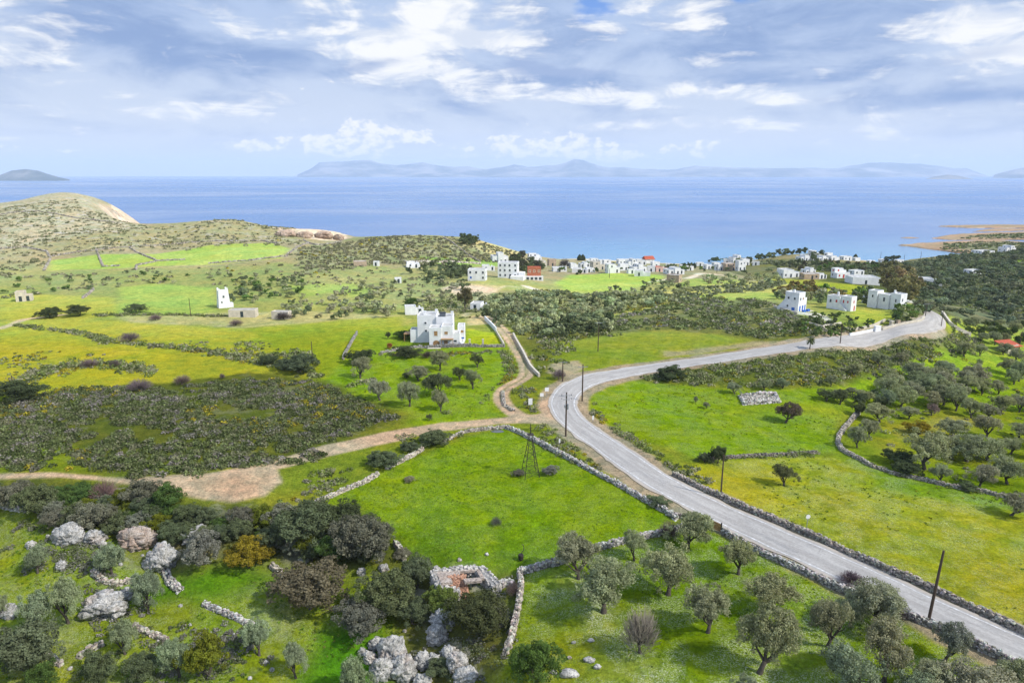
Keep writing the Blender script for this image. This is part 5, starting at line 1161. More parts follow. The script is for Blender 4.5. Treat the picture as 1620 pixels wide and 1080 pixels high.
farwall([(131,472),(142,464),(148,457)], 'pale little wall in the yellow field below the far ruin', seed=38)
farwall([(0,340),(60,334),(120,345),(180,352)], 'faint wall across the rocky headland', seed=39)
farwall([(480,380),(500,388),(540,382)], 'far wall below the pink cliff', seed=40)
farwall([(640,414),(700,415),(760,418)], 'white edged far track wall below the headland', h=1., w=2.4, dark=1.5, seed=41)
farwall([(700,376),(730,395),(760,415)], 'far wall running down the end of the headland', dark=.9, seed=42)
# plastered walls
def plaster_wall(P, h, w, label, mat='white', cat='wall', name='garden_wall'):
    W = resample(gpts(P), 2.); T = np.gradient(W, axis=0); T /= np.linalg.norm(T, axis=1)[:, None]; N = np.stack([-T[:, 1], T[:, 0]], 1); n = len(W)
    z0 = hz(W[:, 0], W[:, 1]); a, d = W+N*w/2, W-N*w/2
    V = np.stack([np.c_[a, z0-.4], np.c_[a, z0+h], np.c_[d, z0+h], np.c_[d, z0-.4]], 1).reshape(-1, 3); i = np.arange(n-1)*4
    Q = np.vstack([np.stack([i+j, i+j+1, i+j+5, i+j+4], 1) for j in range(3)]+[[(0, 3, 2, 1)], [(4*n-4, 4*n-3, 4*n-2, 4*n-1)]])
    return tag(link(name, mesh(name, V, Q, M[mat])), label, cat)
plaster_wall([(812,530),(818,542),(826,556),(832,568),(838,580),(845,588),(853,596)], .9, .5, 'cream low wall along the right side of the winding track', 'cream')
plaster_wall([(767,506),(776,515),(785,525)], 1.5, .4, 'white garden wall with lamp posts behind the villa meadow')
plaster_wall([(785,526),(791,536),(797,547)], .9, .4, 'cream low wall at the right side of the villa meadow', 'cream')
plaster_wall([(1344,531),(1365,527),(1384,523)], .8, .4, 'white road wall left of the white gate box')
plaster_wall([(1396,522),(1413,517),(1437,512),(1457,508),(1462,503)], .8, .4, 'pale curved road wall right of the white gate box', 'cream')
plaster_wall([(1490,497),(1496,505),(1503,515),(1518,524),(1535,531)], 1.3, .6, 'cream stone wall leaving the outer side of the far road bend', 'cream')
plaster_wall([(1333,520),(1345,523),(1380,517),(1400,508)], .8, .5, 'low terrace wall in the garden of the white houses', 'cream')
plaster_wall([(1275,512),(1300,519),(1330,513)], .8, .5, 'low terrace wall below the house with the blue arch', 'cream')
plaster_wall([(1225,486),(1243,492),(1262,497)], .8, .5, 'low wall edging the forecourt of the house with the blue arch', 'cream')
def block_thing(px, py, sx, sy, sz, mat, label, cat, name, rz=0.):
    x, y = ground(px, py); b = MB(); b.box(-sx/2, 0, -.5, sx/2, sy, sz); b.box(-sx/2-.06, -.06, sz+.003, sx/2+.06, sy+.06, sz+.12)
    o = b.build(name, M[mat]); o.location = (x, y, float(hz(x, y))); o.rotation_euler = (0, 0, rz); return tag(o, label, cat)
block_thing(1389, 525, 2.2, .9, 1.9, 'white', 'white gate box standing in the road wall', 'gate box', 'gate_box', .3)
block_thing(1412, 516, 1., 1., 1.7, 'cream', 'stone gate pillar, left one of the garden gate by the road', 'pillar', 'gate_pillar', .3)
block_thing(1422, 515, 1., 1., 1.7, 'tan', 'dark stone gate pillar, right one of the garden gate by the road', 'pillar', 'gate_pillar', .3)
for a, l in ((743, 'left'), (764, 'right')): block_thing(a, 548, .5, .5, 2.1, 'cream', l+' stone gate post in the terrace wall of the villa', 'gate post', 'gate_post')
# wooden gate in the road wall
gx0, gy0 = ground(1125, 835); gx1, gy1 = ground(1140, 843); gt = empty('field_gate', (gx0, gy0, float(hz(gx0, gy0))), math.atan2(gy1-gy0, gx1-gx0)); gl = math.hypot(gx1-gx0, gy1-gy0)
tag(gt, 'rusty brown field gate closing the gap in the road wall', 'gate')
b = MB()
for k in range(9): b.box(k*gl/9+.02, -.03, .1, (k+1)*gl/9-.02, .03, 1.35)
b.build('gate_leaf', M['tanwood'], gt)
for xx in (-.12, gl): b = MB(); b.box(xx, -.08, -.2, xx+.12, .08, 1.6); b.build('gate_post', M['rust'], gt)
# ------------------------------------------------------------------ ruined hut in the foreground
def ruin_hut():
    # corners seen in the photo: front left, back left, back right, front right
    c = gpts([(696,956),(686,925),(757,911),(786,938)]); z = float(hz(c[:, 0], c[:, 1]).mean())-.3; ctr = c.mean(0)
    e = empty('ruined_hut', (ctr[0], ctr[1], z)); tag(e, 'roofless ruined stone hut with red rubble and a dark hole, behind the bright green bush', 'ruin')
    r = np.random.default_rng(4); H = 2.6
    def wl(a, b, h0, h1, w=.8):
        L = np.linalg.norm(b-a); n = int(L/.3*3*9); t_ = r.uniform(size=n); zz = r.uniform(0, 1, n); p = a+(b-a)*t_[:, None]; nn = np.array((-(b-a)[1], (b-a)[0]))/L
        p = p+nn*((r.integers(3, size=n)-1)*w*.4)[:, None]; hh = (h0+(h1-h0)*t_)*zz
        V, Q, cc = stones(np.c_[p-ctr, hh], .34*r.uniform(.6, 1.3, (n, 3))*(1.1, .9, .7), np.arctan2((b-a)[1], (b-a)[0])+r.normal(size=n)*.25, r, r.uniform(.6, 1.3, n)[:, None]*np.array((1, .96, .92)))
        aa, bb = a-ctr, b-ctr; q = nn*w*.36; Vb = np.array([(*(aa-q), -.3), (*(bb-q), -.3), (*(bb+q), -.3), (*(aa+q), -.3), (*(aa-q), h0-.15), (*(bb-q), h1-.15), (*(bb+q), h1-.15), (*(aa+q), h0-.15)])
        o = link('wall', mesh('wall', np.vstack([V, Vb]), np.vstack([Q, CQ+len(V)]), M['drywall_grey'], False, np.vstack([cc, np.full((8, 3), .5)])), e)
    wl(c[0], c[1], 2.2, H); wl(c[1], c[2], H, H); wl(c[2], c[3], H, 2.0, 1.5); wl(c[0]+(c[3]-c[0])*.0, c[0]+(c[3]-c[0])*.35, 2.2, 1.5)
    # the remaining earth roof with its opening
    a, b_, d = c[1]-ctr, c[2]-ctr, c[0]-ctr; u = b_-a; v = (d-a)
    def P3(s, t_, zz): q = a+u*s+v*t_; return (q[0], q[1], zz)
    def slab(s0, s1, t0, t1, z0, z1):
        V = [P3(s0, t0, z0), P3(s1, t0, z0), P3(s1, t1, z0), P3(s0, t1, z0), P3(s0, t0, z1), P3(s1, t0, z1), P3(s1, t1, z1), P3(s0, t1, z1)]; return V
    b = MB()
    for q in ((0.05, .55, .08, .62), (.92, 1.0, .08, .8), (.551, .919, .08, .2), (.551, .919, .72, .95), (0.05, .3, .622, .9)): b.add(slab(q[0], q[1], q[2], q[3], H-.55, H-.2), CQ)
    rf = link('roof', mesh('roof', np.vstack(b.V), np.vstack(b.Q), M['cave']), e)
    n = 420; s_ = r.uniform(.25, .62, n); t_ = r.uniform(.5, 1.05, n); q = a+u*s_[:, None]+v*t_[:, None]
    V, Q, cc = stones(np.c_[q, H-.3-1.9*sstep(t_, .5, 1.0)+r.uniform(-.1, .2, n)], .30*r.uniform(.6, 1.4, (n, 3)), r.uniform(0, 6, n), r, r.uniform(.6, 1.5, n)[:, None]*np.ones(3))
    tag(link('rubble', mesh('rubble', V, Q, M['drywall_red'], False, cc), e), 'red rubble spilling from the collapsed side')
ruin_hut()
wall([(786,932),(800,922),(812,926)], 1.3, 1.4, 'heap of grey stones trailing right from the ruined hut', 'drywall_grey', seed=44, rough=.5, dark=1.1)
# stone enclosure in the upper green field
def enclosure():
    c = gpts([(1177,640),(1232,636),(1234,628),(1177,632)]); c[2] = c[1]+np.array((.8, 5.)); c[3] = c[0]+np.array((.8, 5.)); ctr = c.mean(0); zc = float(hz(*ctr))
    e = empty('stone_enclosure', (0, 0, 0)); tag(e, 'roofless rectangle of pale stone walls in the upper green field', 'stone enclosure')
    for i in range(4): wall(np.array([c[i], c[(i+1) % 4]]), 1.15, .8, '', 'drywall_grey', st=.42, seed=60+i, world=True, dark=1.25, name='wall', parent=e)
    n = 160; r = np.random.default_rng(3); q = ctr+r.uniform(-1, 1, (n, 2))*(4.4, 1.8)
    V, Q, cc = stones(np.c_[q, hz(q[:, 0], q[:, 1])+.3], .4*r.uniform(.6, 1.4, (n, 3)), r.uniform(0, 6, n), r, r.uniform(.6, 1.3, n)[:, None]*np.ones(3)); link('rubble', mesh('rubble', V, Q, M['drywall'], False, cc), e)
enclosure()
# ------------------------------------------------------------------ limestone boulders
def ico(sub=4):
    import bmesh
    bm = bmesh.new(); bmesh.ops.create_icosphere(bm, subdivisions=sub, radius=1.); bm.verts.ensure_lookup_table()
    V = np.array([v.co[:] for v in bm.verts]); T = np.array([[v.index for v in f.verts] for f in bm.faces]); bm.free(); return V, T
ICO4, ICO3 = ico(5), ico(3)
def n3(P, lam, seed): return (fbm(P[:, 0], P[:, 1]+P[:, 2]*.7, lam, 4, seed)+fbm(P[:, 1]+31, P[:, 2]*1.1-P[:, 0]*.4, lam, 4, seed+3))
def boulder(px, py, wpx, hpx, label, mat='lime', seed=0, hollow=False, big=True, cat='boulder', ratio=.8, group=None):
    V, T = (ICO4 if big else ICO3); x, y = ground(px, py); z = float(hz(x, y)); s = mpp(x, y, z); W = wpx*s*(1.08 if 20 <= seed < 35 else .9 if big else .75); dep = math.atan2(CZ-z, y)
    H = max((hpx*s-.5*W*ratio*math.sin(dep)*.9)/math.cos(dep), .35*W); H = min(H, (1.05 if 20 <= seed < 35 else .8)*W)
    P = V*np.array((W/2, W/2*ratio, H*.62)); y += W*ratio*.35
    N = V.copy(); d = n3(V*2+seed*7, 1.1, seed)*.55+n3(V*2+seed, .38, seed+9)*.28
    vo = np.abs(vnoise(V[:, 0]*3.2+seed, V[:, 2]*3.2+V[:, 1]*2.3, seed)-.5); d -= .16*(vo < .06)
    P = P*(1+d)[:, None]; P[:, 2] = np.maximum(P[:, 2]+H*.32, -.4)
    if hollow:
        g = np.exp(-((V[:, 0]-.15)/.38)**2-((V[:, 2]+.25)/.32)**2)*(V[:, 1] < 0); P[:, 1] += g*W*.30
    me = mesh('boulder', P, T, M[mat], True); o = link('boulder', me); o.location = (x, y, z); return tag(o, label, cat, group)
boulder(157, 985, 78, 46, 'big white boulder with a pink hollow underneath, left foreground', 'lime', 1, True)
boulder(252, 905, 60, 46, 'large deeply pitted boulder in front of the silvery tree', 'lime', 2)
boulder(105, 862, 56, 34, 'long pale outcrop at the lower left rim of the thicket', 'lime', 3, ratio=.5)
boulder(147, 862, 34, 36, 'smooth pale rock at the right end of the long outcrop', 'lime', 4)
boulder(212, 870, 66, 38, 'pinkish rock face under the middle of the thicket', 'cave', 5, ratio=.6)
boulder(305, 860, 50, 30, 'grey rock peeping out of the thicket behind the silvery tree', 'lime', 6)
boulder(10, 978, 30, 24, 'rounded white boulder at the left edge', 'lime', 7)
boulder(160, 868, 17, 18, 'small round boulder above the olive tree, left foreground', 'lime', 8)
boulder(46, 868, 18, 18, 'upper small white boulder of the left grassy slope', 'lime', 9)
boulder(95, 902, 19, 20, 'white boulder beside the tall bushy olive tree', 'lime', 10)
boulder(198, 948, 26, 18, 'grey rock left of the neat round olive tree', 'lime', 11)
boulder(479, 893, 18, 13, 'pale rock on the grass under the tall dark evergreen', 'lime', 12)
boulder(571, 911, 17, 26, 'upright pale rock between the evergreens', 'lime', 13)
boulder(606, 905, 18, 40, 'tall pale rock face left of the ruined hut', 'lime', 14)
for i, (px, py, w, h, l) in enumerate([(620,1052,42,52,'tallest boulder of the pile at the bottom centre'), (638,1078,38,38,'boulder in front of the tallest one in the pile'), (594,1028,24,20,'upper left boulder of the pile'), (604,1076,34,34,'boulder at the lower left of the pile'), (584,1050,20,20,'small boulder at the left edge of the pile'), (572,1038,12,18,'narrow boulder at the far left of the pile'),
      (668,1060,26,34,'boulder right of the tallest one, with moss beside it'), (686,1056,20,36,'upright boulder between the moss and the dark bush'), (722,1065,30,52,'tall boulder in the right part of the pile'), (736,1085,34,30,'wide boulder at the bottom right of the pile'), (668,1088,26,22,'boulder at the bottom edge of the pile'), (690,1022,32,34,'dark pitted boulder under the bright green bush'), (700,1000,36,34,'boulder with holes against the slope below the hut'), (712,1048,30,26,'boulder behind the wide one in the pile'), (560,1060,14,12,'little boulder in the deep green weeds')]):
    boulder(px, py, w, h, l, 'lime', 20+i)
for i, (px, py, w, h, l) in enumerate([(933,1048,26,6,'flat white rock in the grass of the lower grove'), (900,1042,12,5,'small flat rock left of the flat white one'), (908,1018,10,5,'little white stone in the red soil of the grove'), (935,1015,14,6,'pair of flat stones in the upper grass of the grove'), (900,1072,40,8,'flat rock ledge at the bottom beside the dark tree'), (876,1066,16,7,'pale stone beside the rock ledge'), (945,1058,16,8,'flat rock right of the white one')]):
    boulder(px, py, w, h, l, 'lime', 50+i, big=False, ratio=.6, cat='rock')
for i, (px, py) in enumerate([(770,879),(690,900),(680,893),(700,905),(727,888),(655,975),(330,1050),(150,1050),(110,1060),(210,1000),(250,1015),(120,880),(75,850),(70,870),(300,990),(310,1010),(285,960),(420,1050),(430,1062),(395,1075),(640,1000),(370,1005),(340,1020),(225,880),(190,895)]):
    boulder(px, py, prng.uniform(5, 11), prng.uniform(5, 9), 'small loose limestone lying in the grass of the left foreground', 'lime', 70+i, big=False, cat='stone', group='small loose limestones in the left foreground')
# outcrops on the headland cliffs
for i, (px, py, w, h, l) in enumerate([(450,374,34,9,'pinkish cliff rock at the left of the pink cliff'), (480,376,30,10,'pinkish cliff rock in the middle of the pink cliff'), (512,378,32,12,'tall cliff rock near the sea end of the pink cliff'), (536,380,18,10,'last cliff rock before the sea')]):
    boulder(px, py, w, h, l, 'cliff', 40+i, ratio=.5, cat='cliff rock')
# puddle and pale patches
def flat_patch(px, py, wpx, hpx, mat, label, cat, name, dz=.05):
    P = np.array([ground(px+math.cos(a)*wpx/2*(1+.15*math.sin(3*a)), py+math.sin(a)*hpx/2) for a in np.linspace(0, 2*math.pi, 24, endpoint=False)]); c = P.mean(0)
    V = np.vstack([np.c_[P, hz(P[:, 0], P[:, 1])+dz], [(c[0], c[1], float(hz(*c))+dz+.02)]]); Q = [(i, (i+1) % 24, (i+2) % 24, 24) for i in range(0, 24, 2)]
    return tag(link(name, mesh(name, V, Q, mat)), label, cat) if label else tag(link(name, mesh(name, V, Q, mat)), kind='structure')
mw, tw = newmat('puddle_water'); principled(tw, (.10, .11, .09), .05, .5)
flat_patch(787, 682, 20, 5, mw, None, None, 'puddle')
# ------------------------------------------------------------------ houses
def opening(e, face, blk, u, z, w, h, colr, frame='white', arch=False, sub=True):
    """a window or door on one face of a block; u = distance along the face"""
    x0, y0, ww, dd, z0, hh = blk; b = MB()
    def put(mb, a0, a1, z_0, z_1, out0, out1):
        if face == 'f': mb.box(x0+a0, y0-out1, z_0, x0+a1, y0-out0, z_1)
        elif face == 'l': mb.box(x0-out1, y0+a0, z_0, x0-out0, y0+a1, z_1)
        elif face == 'r': mb.box(x0+ww+out0, y0+a0, z_0, x0+ww+out1, y0+a1, z_1)
    door = z <= .25
    f = .09 if sub else .0
    if sub:
        put(b, u-w/2-f, u-w/2, z0+z, z0+z+h+f, -.05, .05); put(b, u+w/2, u+w/2+f, z0+z, z0+z+h+f, -.05, .05); put(b, u-w/2, u+w/2, z0+z+h, z0+z+h+f, -.05, .052)
        if not door: put(b, u-w/2-.12, u+w/2+.12, z0+z-.1, z0+z, -.05, .09)
        o = b.build('door_frame' if door else 'window', M[frame], e)
        p = MB(); put(p, u-w/2, u+w/2, z0+z, z0+z+h, -.05, .022)
        if arch:
            k = 10; V = []; 
            for i in range(k+1):
                a = math.pi*i/k; V.append((u+math.cos(a)*w/2, z0+z+h+math.sin(a)*w/2))
            V.append((u, z0+z+h)); V3 = [((x0+a_, y0-.07, b_) if face == 'f' else (x0-.07, y0+a_, b_)) for a_, b_ in V]
            p.add(V3, [(i, i+1, min(i+2, k), k+1) for i in range(0, k, 2)])
        p.build('door' if door else 'pane', M[colr], o)
    else:
        p = MB(); put(p, u-w/2, u+w/2, z0+z, z0+z+h, -.05, .03); p.build('door' if door else 'window', M[colr], e)
def blocks_mesh(e, blocks, mat, roofm='roofgrey', name='wall', par=.35):
    b = MB(); rf = MB()
    for k, (x0, y0, w, d, z0, h) in enumerate(blocks):
        g = .004*k
        zb = z0-1.6 if z0 == 0 else z0
        b.box(x0+g, y0+g, zb, x0+w-g, y0+d-g, z0+h-.003)
        pr = MB(); t = .22; zt = z0+h; rf.box(x0+t+g, y0+t+g, zt-.05, x0+w-t-g, y0+d-t-g, zt+.02)
        for q in ((x0+g, y0+g, x0+w-g, y0+t), (x0+g, y0+d-t, x0+w-g, y0+d-g), (x0+g, y0+t+.001, x0+t, y0+d-t-.001), (x0+w-t, y0+t+.001, x0+w-g, y0+d-t-.001)): pr.box(q[0], q[1], zt-.002, q[2], q[3], zt+par)
        pr.build('parapet', M[mat], e)
    b.build(name, M[mat], e); rf.build('roof', M[roofm], e)
def place(px, py, rz, label, cat='house', name='house', group=None, dy=0.):
    x, y = ground(px, py); e = empty(name, (x, y+dy, float(hz(x, y))), rz); return tag(e, label, cat, group), mpp(x, y, float(hz(x, y)))
hr = np.random.default_rng(21)
def auto_openings(e, blk, sub, colrs=('darkpaint', 'glass'), faces='fl', dens=1.):
    x0, y0, w, d, z0, h = blk; fl = max(int(round(h/3.1)), 1)
    for fc in faces:
        L = w if fc == 'f' else d; n = max(int(L/2.9*dens), 1)
        for k in range(fl):
            for i in range(n):
                if hr.uniform() < .18: continue
                u = (i+.5)*L/n+hr.uniform(-.3, .3)
                if k == 0 and z0 == 0 and fc == 'f' and i == n//2: opening(e, fc, blk, u, .12, 1.1, 2.1, colrs[0], sub=sub)
                else: opening(e, fc, blk, u, k*(h/fl)+1.05, .95, 1.15, colrs[int(hr.integers(len(colrs)))], sub=sub)
# --- the white villa
def villa():
    e, s = place(703, 549, 0, 'large white three storey villa with a terrace arch and tan shutters', 'villa', 'villa', dy=.5)
    e.scale = (1.05, 1, .86)
    A = (-4.3, 0, 3.4, 5, 0, 6.4); B = (-.9, .5, 3.3, 5.5, 0, 6.8); Bx = (2.4, .8, 1.9, 4.6, 0, 4.2); C_ = (-2.8, 5.6, 4.8, 6, 0, 8.9); D = (-8.4, 6.2, 5.6, 7, 0, 9.3); E = (-10.6, 6.5, 2.2, 4, 0, 4.0); Fb = (3.4, 5.4, 2.0, 4.5, 0, 5.8); G = (4.3, 1.2, 1.1, 3.5, 0, 1.2)
    bl = [A, B, Bx, C_, D, E, Fb, G]; blocks_mesh(e, bl, 'white')
    opening(e, 'f', A, 1.9, 3.9, 1.0, 1.7, 'tanwood'); opening(e, 'f', B, 1.4, 4.3, .95, 1.0, 'tanwood'); opening(e, 'f', A, 2.0, .15, 1.9, 1.2, 'tanwood', arch=True)
    opening(e, 'f', B, 1.3, .12, 1.05, 2.0, 'tanwood'); opening(e, 'f', Bx, .6, 1.5, .9, .7, 'glass')
    for u, z in ((2.4, 6.6), (2.5, 3.8), (4.0, 1.2)): opening(e, 'f', D, u, z, .6, .65, 'glass')
    opening(e, 'f', Fb, 1.2, 3.6, 1.1, .9, 'tanwood'); opening(e, 'f', Fb, 1.5, .8, .7, 1.2, 'blue'); opening(e, 'r', Fb, 2., 3., .8, 1., 'glass'); opening(e, 'l', A, 2.2, 3.9, .7, .9, 'glass'); opening(e, 'l', A, 2.5, 1.2, .7, .9, 'glass'); opening(e, 'l', D, 2.5, 4, .7, .9, 'glass')
    b = MB(); b.box(-4.6, -2.4, -1.2, -.9, -.02, .1); b.build('terrace', M['cream'], e)
    b = MB(); b.box(-.95, -.9, 2.75, 2.6, .46, 2.87); b.box(-.9, -.85, 0, -.78, -.73, 2.745); b.box(2.4, -.85, 0, 2.52, -.73, 2.745); b.build('pergola', M['tanwood'], e)
    st = MB()
    for k in range(8): st.box(4.35+k*.35, .2, -.8, 4.35+(k+1)*.35-.002, 1.15, 1.6-k*.26)
    st.build('steps', M['white'], e)
    for x, y, z in ((1.2, 9.5, 8.9), (-6.8, 8.5, 9.3), (-3.6, 11., 9.3)):
        b = MB(); b.box(x, y, z, x+.7, y+.7, z+1.3); b.box(x-.08, y-.08, z+1.303, x+.78, y+.78, z+1.42); b.build('chimney', M['white'], e)
    b = MB(); b.add([(-2.0, 7, 9.0), (-.2, 7, 9.0), (-.2, 8.3, 10.0), (-2.0, 8.3, 10.0), (-2.0, 7.05, 8.95), (-.2, 7.05, 8.95), (-.2, 8.35, 9.95), (-2.0, 8.35, 9.95)], CQ); b.tube([(-2.0, 8.5, 10.2), (-.2, 8.5, 10.2)], [.27, .27], 8); b.build('solar_heater', M['darkpaint'], e)
    b = MB(); b.box(-12.6, 6.8, 2.6, -10.65, 10.5, 2.75); b.box(-12.5, 6.9, 0, -12.35, 7.05, 2.6); b.box(-12.5, 10.2, 0, -12.35, 10.35, 2.6); b.build('carport', M['tanwood'], e)
villa()
# --- three white houses by the far bend
def h_blue():
    e, s = place(1270, 492, R(38), 'white two storey cube house with a blue arched door by the scrub slope', dy=.2)
    A = (-3.3, 0, 4.2, 5.4, 0, 6.6); B = (.95, .4, 2.0, 4.2, 0, 4.3); blocks_mesh(e, [A, B], 'white')
    opening(e, 'l', A, 1.9, .12, 1.3, 1.3, 'blue'); opening(e, 'l', A, 1.6, 4.3, .7, .8, 'glass'); opening(e, 'l', A, 4.0, 4.3, .7, .8, 'glass'); opening(e, 'l', A, 4.2, 1.4, .6, .7, 'glass')
    opening(e, 'f', A, 1.2, 4.1, .7, 1.0, 'glass'); opening(e, 'f', A, 3.0, 4.2, .7, .8, 'tanwood'); opening(e, 'f', A, 1.2, .12, .9, 2., 'blue'); opening(e, 'f', A, 3.0, .12, .9, 2., 'blue'); opening(e, 'f', B, 1., .12, .9, 1.9, 'blue')
    w = MB(); w.add([(-3.31, 5.4, -1), (-3.31, 8.2, -1), (-3.31, 8.2, .8), (-3.31, 5.4, 4.2), (-2.7, 5.4, -1), (-2.7, 8.2, -1), (-2.7, 8.2, .8), (-2.7, 5.4, 4.2)], [(0, 1, 2, 3), (4, 7, 6, 5), (0, 4, 5, 1), (1, 5, 6, 2), (2, 6, 7, 3), (3, 7, 4, 0)]); w.build('stair_wall', M['white'], e)
    b = MB(); b.box(-3.3, -2.6, -.8, 3.2, -.02, .08); b.build('terrace', M['cream'], e)
    for k in range(2): b = MB(); b.box(-2.6+k*2.6, -2.0, .08, -1.0+k*2.6, -1.2, .8); b.build('blue_bench', M['blue'], e)
    b = MB(); b.box(-2.4, 2.4, 6.6, -1.8, 3, 7.8); b.build('chimney', M['white'], e)
h_blue()
def h_red():
    e, s = place(1350, 492, R(34), 'white house with red shutters and an outside stair between its two neighbours')
    e.scale = (.92, .92, .95)
    A = (-2.2, 0, 3.8, 4.2, 0, 5.3); B = (-3.0, 4.3, 4.6, 5.5, 0, 4.9); blocks_mesh(e, [A, B], 'white')
    opening(e, 'f', A, 1.9, 3.1, .7, 1.0, 'red'); opening(e, 'f', A, 2.5, .12, .8, 1.9, 'red'); opening(e, 'l', A, 1.4, 3.1, .6, .9, 'red'); opening(e, 'l', A, 3.2, 2.9, .6, 1.2, 'red'); opening(e, 'l', B, 1.4, 2.9, .8, 1.0, 'red'); opening(e, 'l', B, 3.9, 2.6, .8, 1.2, 'glass')
    st = MB()
    for k in range(9): st.box(-3.5, 1.2+k*.33, -1, -2.215, 1.2+(k+1)*.33-.002, .5+k*.28)
    st.build('stair', M['white'], e)
    b = MB(); b.box(-.6, 6.5, 4.9, 0, 7.1, 6.6); b.build('chimney', M['white'], e); b = MB(); b.box(-2.6, 5.2, 5.28, .6, 8.8, 5.42); b.build('roof_shade', M['roofgrey'], e)
h_red()
def h_three():
    e, s = place(1427, 489, R(30), 'long white house with tall thin windows behind the lawn')
    e.scale = (.85, .85, .95)
    A = (-2.0, 0, 4.6, 4.5, 0, 5.6); B = (-2.8, 4.6, 4.8, 5, 0, 4.8); C_ = (-3.6, 9.7, 4.6, 4.2, 0, 5.8); blocks_mesh(e, [A, B, C_], 'white')
    opening(e, 'l', A, 2., 2.6, .6, 1.2, 'glass'); opening(e, 'f', A, 1.5, 3., .7, 1.1, 'glass'); opening(e, 'f', A, 3.4, .12, .9, 2, 'darkpaint'); opening(e, 'l', B, 2.2, 2.3, .9, 1.6, 'glass'); opening(e, 'l', C_, 2., 3.4, .7, 1., 'glass')
    b = MB(); b.box(-.8, 3.4, 5.6, -.2, 4.1, 7.); b.build('chimney', M['white'], e)
h_three()
# --- every other building: photo spot, width and height in pixels, turn, walls, blocks, label
def simple(px, py, wpx, hpx, lab, mat='white', rz=.25, kind='house', lay=0, sub=False, faces='fl', roof='roofgrey', group=None, name=None, colrs=('glass', 'darkpaint', 'glass'), dfac=.75, dens=1., wins=True):
    e, s = place(px, py, rz, lab, {'house': 'house', 'shed': 'shed', 'ruin': 'ruin'}[kind], name or {'house': 'house', 'shed': 'shed', 'ruin': 'ruin'}[kind], group)
    W = wpx*s*.96; z = float(hz(e.location[0], e.location[1])); dep = math.atan2(CZ-z, e.location[1]); c = math.cos(abs(rz))+dfac*math.sin(abs(rz))*(.9); W = W/c
    D = W*dfac; H = max((hpx*s-D*.85*math.sin(dep))/math.cos(dep), 2.5)
    if lay == 0: bl = [(-W/2, 0, W, D, 0, H)]
    elif lay == 1: bl = [(-W/2, 0, W*.58, D, 0, H), (-W/2+W*.58, D*.12, W*.42, D*.8, 0, H*.62)]
    elif lay == 2: bl = [(-W/2, 0, W, D*.5, 0, H*.55), (-W/2+W*.1, D*.5, W*.6, D*.5, 0, H), (W*.2, D*.5, W*.3, D*.4, 0, H*.75)]
    elif lay == 3: bl = [(-W/2, 0, W*.34, D, 0, H*.7), (-W/2+W*.34, -D*.08, W*.34, D, 0, H), (-W/2+W*.68, .1*D, W*.32, D*.8, 0, H*.6)]
    blocks_mesh(e, bl, mat, roof)
    if wins:
        for k in bl: auto_openings(e, k, sub, colrs, faces, dens)
    if lay and kind == 'house':
        b = MB(); q = bl[-1]; b.box(q[0]+q[2]*.4, q[1]+q[3]*.5, q[5], q[0]+q[2]*.4+.6, q[1]+q[3]*.5+.6, q[5]+1.2); b.build('chimney', M['white'], e)
    return e
simple(754, 444, 31, 19, 'white two storey block left of the big white house on the hill', rz=-.1, sub=True, colrs=('blue', 'glass'), faces='fr')
e = simple(803, 440, 35, 26, 'biggest white house of the hillside, three storeys with many windows', rz=-.12, sub=True, faces='fr', dens=1.3)
b = MB(); b.box(2, -4.5, -1.6, 9, -.05, 1.6); b.box(5.9, -.04, -1.6, 9.3, 4, 3.2); b.build('terrace', M['white'], e)
simple(792, 416, 30, 17, 'stepped white house standing behind the biggest hillside house', rz=.2, lay=3)
simple(773, 428, 22, 9, 'low white house tucked beside the biggest hillside house', rz=.1, lay=1)
e = simple(845, 443, 22, 21, 'unfinished red brick house on a white ground floor', 'orange', rz=0, sub=True, faces='f', colrs=('darkpaint', 'tanwood'), dens=1.3, roof='redroof')
b = MB(); b.box(-5, -2.2, -1.5, 5, -.06, 2.3); b.build('porch', M['white'], e)
for k in range(4): b = MB(); b.box(-4.3+k*2.3, -2.25, .5, -2.9+k*2.3, -2.203, 1.9); b.build('porch_opening', M['darkpaint'], e)
simple(847, 414, 25, 13, 'wide white villa with a terrace right above the shore at the headland', lay=2)
simple(874, 421, 14, 11, 'tan stone house beside the bare round tree of the village', 'tan')
simple(860, 422, 14, 11, 'grey brown old house left of the tan one', 'cream', lay=1)
simple(886, 430, 24, 6, 'long low white building at the left foot of the village', rz=.1)
simple(909, 425, 15, 9, 'small white house at the left end of the village', lay=1)
simple(917, 432, 28, 8, 'low wide white house at the front left of the village', rz=-.15, lay=1, faces='fr')
simple(926, 423, 18, 9, 'white house with grey shade behind the low wide one', lay=3)
simple(948, 427, 24, 14, 'tan and white tall house of the village front', 'cream', lay=1)
simple(961, 423, 14, 12, 'white narrow house right of the tan and white one', lay=0)
simple(972, 432, 24, 15, 'bulky white house with rows of windows in the village centre', lay=1, sub=True)
simple(1002, 422, 20, 13, 'white tower like house at the back of the village centre', lay=3)
simple(1013, 431, 28, 14, 'white terraced house of three cubes in the village centre', lay=3)
e = simple(1028, 417, 18, 8, 'white house with a red tiled gable roof near the shore')
